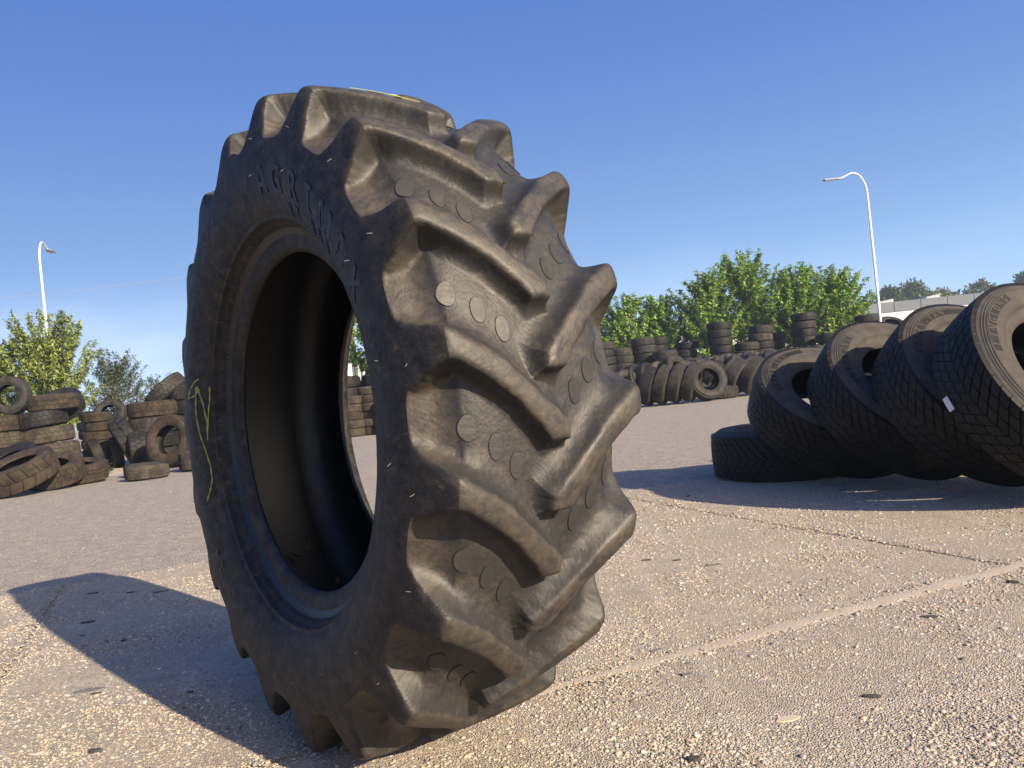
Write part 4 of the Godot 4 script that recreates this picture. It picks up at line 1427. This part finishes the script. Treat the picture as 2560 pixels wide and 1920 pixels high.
func right_field() -> void:
	stack("car", ["black", "grey"], 2.86, -7.5, 2, 230, "the short stack added behind to darken the leftmost leaning tyre hole", "", 0.0, "car_tyre")  # added stack that hides bright ground, so the tyre's hole looks dark
	var rng := RandomNumberGenerator.new()
	rng.seed = 301
	var g1 := "used truck tyres leaning in rows across the yard"
	# front rank left of the ring: leaning to the right
	var nth := ["first", "second", "third", "fourth", "fifth", "sixth", "seventh", "eighth", "ninth", "tenth", "eleventh", "twelfth", "thirteenth", "fourteenth", "fifteenth", "sixteenth"]
	for k in 4:
		leaning("rib", ["black", "grey", "grey", "grey"][k], 3.68 + k * 0.36, -21.9 + k * 0.1, Vector3(-0.86, 0.30 + 0.03 * k, -0.42), rng.randf() * TAU, "%s tyre from the left in the front rank beside the upright ring" % nth[k], g1)
	leaning("rib", "grey", 5.14, -21.55, Vector3(0.22, 0.24, 0.94), 0.4, "grey tyre standing as an open ring at the front of the used tyres", g1)
	tyre("block", "grey", Vector3(5.62, 0, -22.3), Vector3.UP, 0.3, "tyre lying flat just right of the open ring", g1)
	for k in 5:
		leaning("rib", ["grey", "grey", "black", "black", "grey"][k], 6.15 + k * 0.46, -22.3 - k * 0.06, Vector3(-0.70, 0.46, -0.54), rng.randf() * TAU, "%s tyre right of the ring, leaning in the front rank" % nth[k], g1)
	# second rank
	leaning("rib", "grey", 3.42, -24.2, Vector3(0.42, 0.42, 0.8), 1.0, "tilted tyre with open centre just right of the big tyre's lugs", g1)
	for k in 3:
		leaning("block", ["black", "black", "dusty"][k], 3.75 + k * 0.34, -24.6, Vector3(0.74, 0.28, 0.6), rng.randf() * TAU, "%s tyre in the second rank behind the front rank's left end" % nth[k], g1, 0.15)
	leaning("block", "grey", 4.95, -24.4, Vector3(0.62, 0.36, 0.70), 0.6, "tilted tyre with open centre lying on the second rank, left of the ring's top", g1, 0.30)
	for k in 9:
		leaning("rib", ["grey", "black", "grey"][k % 3], 5.5 + k * 0.52, -24.6 - k * 0.05, Vector3(-0.55 if k % 4 else 0.5, 0.62, -0.3 if k % 4 else 0.6), rng.randf() * TAU, "%s tyre of the second rank counted from the ring rightwards" % nth[k], g1, 0.12)
	for r in 4:
		var z := -27.0 - r * 2.3
		for k in 13 - r:
			var x := 5.2 + r * 0.9 + k * (0.60 + 0.05 * r)
			var mat: String = ["grey", "black", "dusty", "grey", "black"][rng.randi() % 5]
			leaning("rib" if rng.randf() < 0.7 else "block", mat, x, z - 0.08 * k, Vector3(0.66 + rng.randf_range(-0.1, 0.1), 0.42 + rng.randf_range(-0.08, 0.08), 0.60), rng.randf() * TAU, "%s tyre from the left in the %s leaning rank behind the ring" % [nth[k], nth[r + 2]], g1, 0.16 + 0.03 * r)
	# stacks at the back
	var S := [
		[4.15, -36.0, 7, "the stack closest to the big tyre's right edge", ["black", "grey"]],
		[5.05, -36.2, 6, "the stack with one dusty layer, second from the big tyre", ["grey", "dusty", "black"]],
		[5.98, -36.0, 7, "the high stack before the gap in the green trees", ["black", "grey"]],
		[6.75, -37.2, 7, "the stack behind the low stack near the tree gap", ["black"]],
		[6.70, -35.0, 5, "the low stack in front of the tree gap's left side", ["black", "grey"]],
		[8.05, -37.0, 6, "the dark stack left of and behind the four-layer stack", ["black"]],
		[9.36, -36.0, 8, "the four-layer stack with white specks", ["black"]],
		[10.37, -35.7, 5, "the low stack between the two high stacks", ["black", "grey"]],
		[11.2, -36.2, 7, "the slightly skewed stack with a brown low layer", ["black", "grey", "dusty"]],
		[12.1, -37.2, 6, "the dark stack left of the tallest stack", ["black"]],
		[13.07, -36.0, 8, "the tallest stack, before the right-hand trees", ["grey", "black"]],
		[13.75, -34.9, 5, "the low stack at the foot of the tallest stack", ["black", "grey"]],
		[14.75, -36.4, 5, "the low stack under the rounded right tree", ["black"]],
		[15.9, -36.0, 7, "the stack at the foot of the right street lamp", ["brown", "grey"]]]
	for k in S.size():
		var e: Array = S[k]
		stack("rib", e[4], e[0], e[1], e[2], 400 + k, e[3], "tyre stacks at the back right")
	leaning("rib", "grey", 16.5, -35.0, Vector3(0.1, 0.85, 0.5), 0.3, "tilted tyre lying on the heap right of the lamp post's foot", "", 1.45)
	stack("rib", ["black"], 16.4, -35.2, 4, 440, "the heap right of the lamp post's foot", "tyre stacks at the back right")

func left_heap() -> void:
	var g := "worn tyres heaped at the left"
	# main stacks
	var A := [[-10.24, 0.02, -18.0], [-10.22, 0.37, -18.0], [-10.28, 0.725, -17.95], [-10.36, 1.09, -17.9]]
	var la := ["bottom", "third from top", "second from top and tilted", "uppermost flat"]
	var ma := ["dusty", "dusty", "dusty", "black"]
	for k in 4:
		tyre("zigzag", ma[k], Vector3(A[k][0], A[k][1], A[k][2]), Vector3(-0.02 - 0.02 * k, 1, 0.02), k * 1.1, "%s lug tyre of the big stack under the olive tree" % la[k], g)
	tyre("zigzag", "brown", Vector3(-10.18, 1.45, -18.05), Vector3(0.02, 1, 0.03), 2.0, "topmost tread band of the big left stack", g)
	tyre("rib", "black", Vector3(-10.32, 1.40, -18.65), Vector3(0.03, 0.80, 0.58), 1.0, "dark domed tyre tilted behind the big left stack's top", g)
	var B_ := [[-11.1, 0.02, -17.4], [-11.05, 0.37, -17.4], [-11.08, 0.72, -17.4], [-11.12, 1.07, -17.4]]
	for k in 4:
		tyre("zigzag" if k != 2 else "block", ["grey", "grey", "dusty", "brown"][k], Vector3(B_[k][0], B_[k][1], B_[k][2]), Vector3(0, 1, 0.01), k * 0.7, "%s tyre of the stack at the left edge under the standing ring" % ["bottom", "second lowest", "third lowest", "highest flat"][k], g)
	var ring := tyre("midi", "grey", Vector3(-10.93, 1.93, -17.55), Vector3(0.10, 0.10, 0.99), 0.2, "grey tyre standing on edge as a ring on the left edge stack", g)
	ring.position = Vector3(-10.76, 1.83, -17.5) - Vector3(0.10, 0.10, 0.99).normalized() * 0.13
	# fallen front tyres
	leaning("heavy", "brown", -8.13, -13.3, Vector3(-0.16, 0.92, 0.34), 0.7, "big brown lug tyre tilted at the front left corner, open side up", g)
	leaning("zigzag", "brown", -8.05, -14.0, Vector3(0.10, 0.95, 0.28), 0.1, "brown tyre leaning behind the tilted front lug tyre", g)
	leaning("block", "brown", -7.95, -14.65, Vector3(0.10, 0.99, 0.10), 1.2, "rightmost brown tyre of the three fallen at front left", g)
	leaning("rib", "black", -9.1, -14.6, Vector3(-0.2, 0.75, 0.5), 0.9, "dark tyre tilted behind the big brown lug tyre at the edge", g)
	# rear stacks
	stack("car", ["brown"], -9.72, -19.0, 6, 501, "the brown narrow stack left of the gap with weeds", g, 0.0, "car_tyre")
	stack("van", ["black", "grey"], -10.42, -20.2, 6, 502, "the dark stack between the big left stack and brown stack", g, 0.0, "van_tyre")
	tyre("van", "grey", Vector3(-9.72, 1.22, -19.75), Vector3(0.1, 0.25, 0.96), 0.0, "small grey ring standing behind the top of the brown narrow stack", g, "van_tyre")
	# upright ones in the gap
	leaning("van", "black", -9.45, -18.3, Vector3(0.75, 0.25, -0.5), 0.0, "dark tyre leaning back below the brown narrow stack", g)
	leaning("van", "black", -9.0, -18.3, Vector3(0.86, 0.1, -0.5), 0.0, "black tyre on edge in the shaded gap at left", g)
	leaning("heavy", "black", -8.62, -18.1, Vector3(0.80, 0.42, -0.42), 0.5, "black tyre with thick lugs curving over the shaded gap", g)
	leaning("wide", "black", -8.24, -17.75, Vector3(0.90, 0.02, -0.43), 0.0, "upright tyre showing its zigzag tread face to the camera", g)
	# stack with leaning top
	var G := [0.02, 0.37, 0.72, 1.07]
	for k in 4:
		tyre("block" if k < 2 else "zigzag", ["grey", "black", "grey", "brown"][k], Vector3(-8.25 + 0.02 * k, G[k], -18.5), Vector3(0, 1, 0.0), k * 0.9, "%s tyre of the stack under the diagonal tyre" % ["bottom", "second", "third", "top"][k], g)
	tyre("zigzag", "grey", Vector3(-8.02, 1.50, -19.2), Vector3(-0.62, 0.76, 0.12), 0.3, "tyre resting diagonally on top of the stacks beside the big tyre", g)
	for k in 5:
		tyre("zigzag", ["black", "grey", "black", "black", "grey"][k], Vector3(-7.55, 0.02 + k * 0.35 * 0.98, -19.3), Vector3(0, 1, 0.0), k * 0.8, "%s tyre of the stack half hidden by the big tyre's left edge" % ORD[k], g)
	leaning("zigzag", "brown", -6.98, -16.5, Vector3(-0.28, 0.24, 0.92), 0.2, "brown ring tyre leaning beside the big tyre's left edge", g)
	tyre("car", "grey", Vector3(-6.98, 0.0, -15.1), Vector3.UP, 0.5, "small tyre lying flat left of the pale zigzag tyre", g, "car_tyre")
	tyre("van", "dusty", Vector3(-6.42, 0.0, -14.05), Vector3.UP, 0.2, "pale dusty zigzag tyre lying flat nearest the big tyre at left", g, "van_tyre")
	tyre("zigzag", "dusty", Vector3(-5.78, 0.0, -15.2), Vector3.UP, 0.2, "dusty block tyre lying flat behind the big tyre's left edge", g)

func seen_through() -> void:
	var g := "brown car tyre stacks seen through the big tyre"
	stack("car", ["brown", "dusty"], -4.42, -22.2, 5, 601, "the left brown stack seen through the big tyre", g, 0.0, "car_tyre")
	stack("car", ["brown", "dusty"], -3.92, -22.4, 6, 602, "the middle brown stack seen through the big tyre", g, 0.0, "car_tyre")
	stack("car", ["brown"], -3.40, -22.0, 4, 603, "the right brown stack seen through the big tyre", g, 0.0, "car_tyre")
	stack("rib", ["black"], -5.2, -25.0, 5, 604, "the dark stack left behind the brown ones", g)
	stack("rib", ["black"], -4.1, -25.1, 5, 605, "the dark stack right behind the brown ones", g)

# ---- small things on the ground
func chip_mesh(sd: int) -> ArrayMesh:
	var rng := RandomNumberGenerator.new()
	rng.seed = sd
	var b := Bag.new()
	var n := 9
	var top := []
	var low := []
	for k in n:
		var a := TAU * k / n
		var r := rng.randf_range(0.75, 1.1)
		top.append(Vector3(cos(a) * r, 1.0 + rng.randf_range(-0.2, 0.2), sin(a) * r))
		low.append(Vector3(cos(a) * r * 1.08, 0.0, sin(a) * r * 1.08))
	for k in n:
		var k1 := (k + 1) % n
		b.flat_quad(top[k], top[k1], low[k1], low[k], top[k] + Vector3(0, -1, 0))
	var m := b.vert(Vector3(0, 1.1, 0), Vector3.UP)
	for p in top: b.vert(p, Vector3.UP)
	for k in n: b.tri(m, m + 1 + k, m + 1 + (k + 1) % n)
	return b.mesh()
func litter() -> void:
	var meshes := [chip_mesh(1), chip_mesh(2), chip_mesh(3)]
	var dark := flat_mat(lin(0.045, 0.042, 0.038), 0.85)
	var slate := flat_mat(lin(0.14, 0.13, 0.12), 0.85)
	# x, z, half length, half width, height, turn, material, label
	var L := [
		[-2.56, -4.75, 0.045, 0.014, 0.012, 0.1, 0, "dark rubber strip deepest in the big tyre's shadow"],
		[-2.30, -4.67, 0.026, 0.012, 0.010, 0.2, 0, "small dark rubber scrap by the shadow's upper edge"],
		[-2.10, -4.61, 0.05, 0.008, 0.008, 0.15, 0, "thin dark rubber sliver on the shadow's upper edge"],
		[-2.22, -4.05, 0.042, 0.016, 0.014, 0.1, 0, "chunky dark rubber scrap in the middle of the shadow"],
		[-2.12, -3.81, 0.022, 0.007, 0.008, -0.5, 0, "narrow rubber scrap near the shadow's lower edge"],
		[-1.85, -3.65, 0.014, 0.011, 0.010, 0.3, 0, "small round dark chip inside the shadow near the tyre"],
		[-2.39, -3.69, 0.05, 0.010, 0.006, 0.35, 1, "flat grey sliver on sunlit concrete left of the shadow"],
		[-2.25, -3.72, 0.03, 0.008, 0.006, 0.3, 1, "short grey sliver between two others left of the shadow"],
		[-1.67, -3.01, 0.075, 0.030, 0.006, 0.1, 1, "flat grey stone flake on sunlit concrete below the shadow"],
		[-1.62, -2.96, 0.025, 0.010, 0.008, 0.1, 0, "dark scrap beside the flat grey stone flake"],
		[-1.35, -2.43, 0.026, 0.013, 0.016, 0.0, 0, "square grey rubber block near the bottom left corner"],
		[-1.24, -2.87, 0.013, 0.009, 0.010, 0.2, 0, "tiny dark chip in the shadow's lower strip"],
		[1.85, -3.15, 0.028, 0.009, 0.016, -0.6, 0, "black rubber strip at the right edge below the joint"],
		[0.90, -2.25, 0.030, 0.009, 0.015, -0.35, 0, "black rubber strip on bright concrete at lower right"],
		[0.40, -2.80, 0.026, 0.013, 0.012, 0.35, 1, "grey flat stone right of the big tyre's foot"],
		[0.45, -2.55, 0.026, 0.012, 0.012, -0.15, 1, "dark grey oval stone, lower of two right of the tyre's foot"],
		[0.48, -2.65, 0.016, 0.008, 0.009, 0.0, 1, "small grey stone between two larger grey stones"],
		[0.35, -2.00, 0.022, 0.012, 0.016, -0.4, 0, "dark curled rubber scrap at the bottom edge"],
		[0.59, -4.15, 0.032, 0.010, 0.010, -0.1, 0, "dark scrap right of the tread, left one of a pair"],
		[0.73, -4.08, 0.026, 0.012, 0.010, 0.0, 0, "dark scrap right of the tread, right one of a pair"],
		[0.87, -3.91, 0.05, 0.006, 0.008, 0.2, 0, "thin curved rubber shaving right of the paired scraps"],
		[1.22, -6.05, 0.022, 0.012, 0.012, 0.4, 0, "small black scrap in the leaning row's shadow"],
		[2.20, -5.64, 0.03, 0.012, 0.008, 0.1, 0, "flat black scrap close to the leaning tyres' feet"],
		[0.64, -2.17, 0.045, 0.020, 0.008, 0.15, 2, "large pale flat pebble at the bottom right of the tyre"],
		[0.56, -2.72, 0.014, 0.010, 0.012, 0.3, 2, "pale yellow stone right of the grey stones"],
		[1.38, -2.86, 0.040, 0.016, 0.006, -0.4, 0, "dark broken edge of a small hole in the concrete"]]
	var pale := flat_mat(lin(0.46, 0.39, 0.28), 0.85)
	var mats := [dark, slate, pale]
	for k in L.size():
		var e: Array = L[k]
		var o := solo("rubber_scrap" if e[6] == 0 else "stone", meshes[k % 3], mats[e[6]], e[7], "scrap" if e[6] == 0 else "stone", "scraps and stones on the concrete", "", Vector3(e[0], -0.001, e[1]))
		o.basis = Basis(Vector3.UP, e[5]) * Basis.from_scale(Vector3(e[2] * 0.85, e[4] * 0.6, e[3] * 0.8))
	var pp := Bag.new()
	pp.box(Vector3(-8.55, 0.06, -16.1), Vector3(0.10, 0.03, 0.07), Basis(Vector3.UP, 0.4) * Basis(Vector3(0, 0, 1), 0.2), 0.02)
	solo("paper_scrap", pp.mesh(), M.paper, "crumpled white paper on the soil between the left heaps", "paper")
	# wet dead leaves inside the big tyre
	var rng := RandomNumberGenerator.new()
	rng.seed = 701
	var o := Node3D.new()
	o.name = "dead_leaves"
	add_child(o)
	o.transform = Transform3D(Basis(Vector3(0.60028, 0.0, 0.79979), Vector3(0.01467, 0.99983, -0.01101), Vector3(-0.79966, 0.01835, 0.60017)), Vector3(-0.4762, 0.0, -2.4038))
	tag(o, "wet brown dead leaves lying inside the bottom of the big tyre", "leaves", "", "stuff")
	var xf := []
	var cols := []
	var wr := [0.828, 0.812, 0.792, 0.745, 0.680]
	var wz := [0.0, 0.13, 0.20, 0.243, 0.256]
	var wt := [0.0, 0.25, 0.5, 0.75, 1.0]
	for k in 1100:
		var th := deg_to_rad(-88.0 + rng.randfn() * 17.0)
		var f := rng.randf()
		var r := spl(wt, wr, f) - rng.randf() * 0.012
		var z := spl(wt, wz, f) * (1.0 if rng.randf() < 0.2 else -1.0) * 0.985
		if f > 0.6 and rng.randf() < f: continue
		var p := Vector3(cos(th) * r, 0.929 + sin(th) * r, z)
		var d := Vector3(rng.randfn(), rng.randfn() * 0.5, rng.randfn() * (1.0 - f * 0.6)).normalized()
		var s := d.cross(Vector3(rng.randfn() * 0.4, 1, rng.randfn() * 0.4)).normalized()
		var sc := rng.randf_range(0.4, 1.1)
		xf.append(Transform3D(Basis(s * sc, s.cross(d) * -sc, d * sc), p))
		var v := rng.randf_range(0.3, 1.4)
		cols.append(Color(0.22 * v, 0.135 * v, 0.075 * v))
	leaf_cloud(o, "leaf_litter", leaf_mesh(0.045, 0.028), xf, cols)
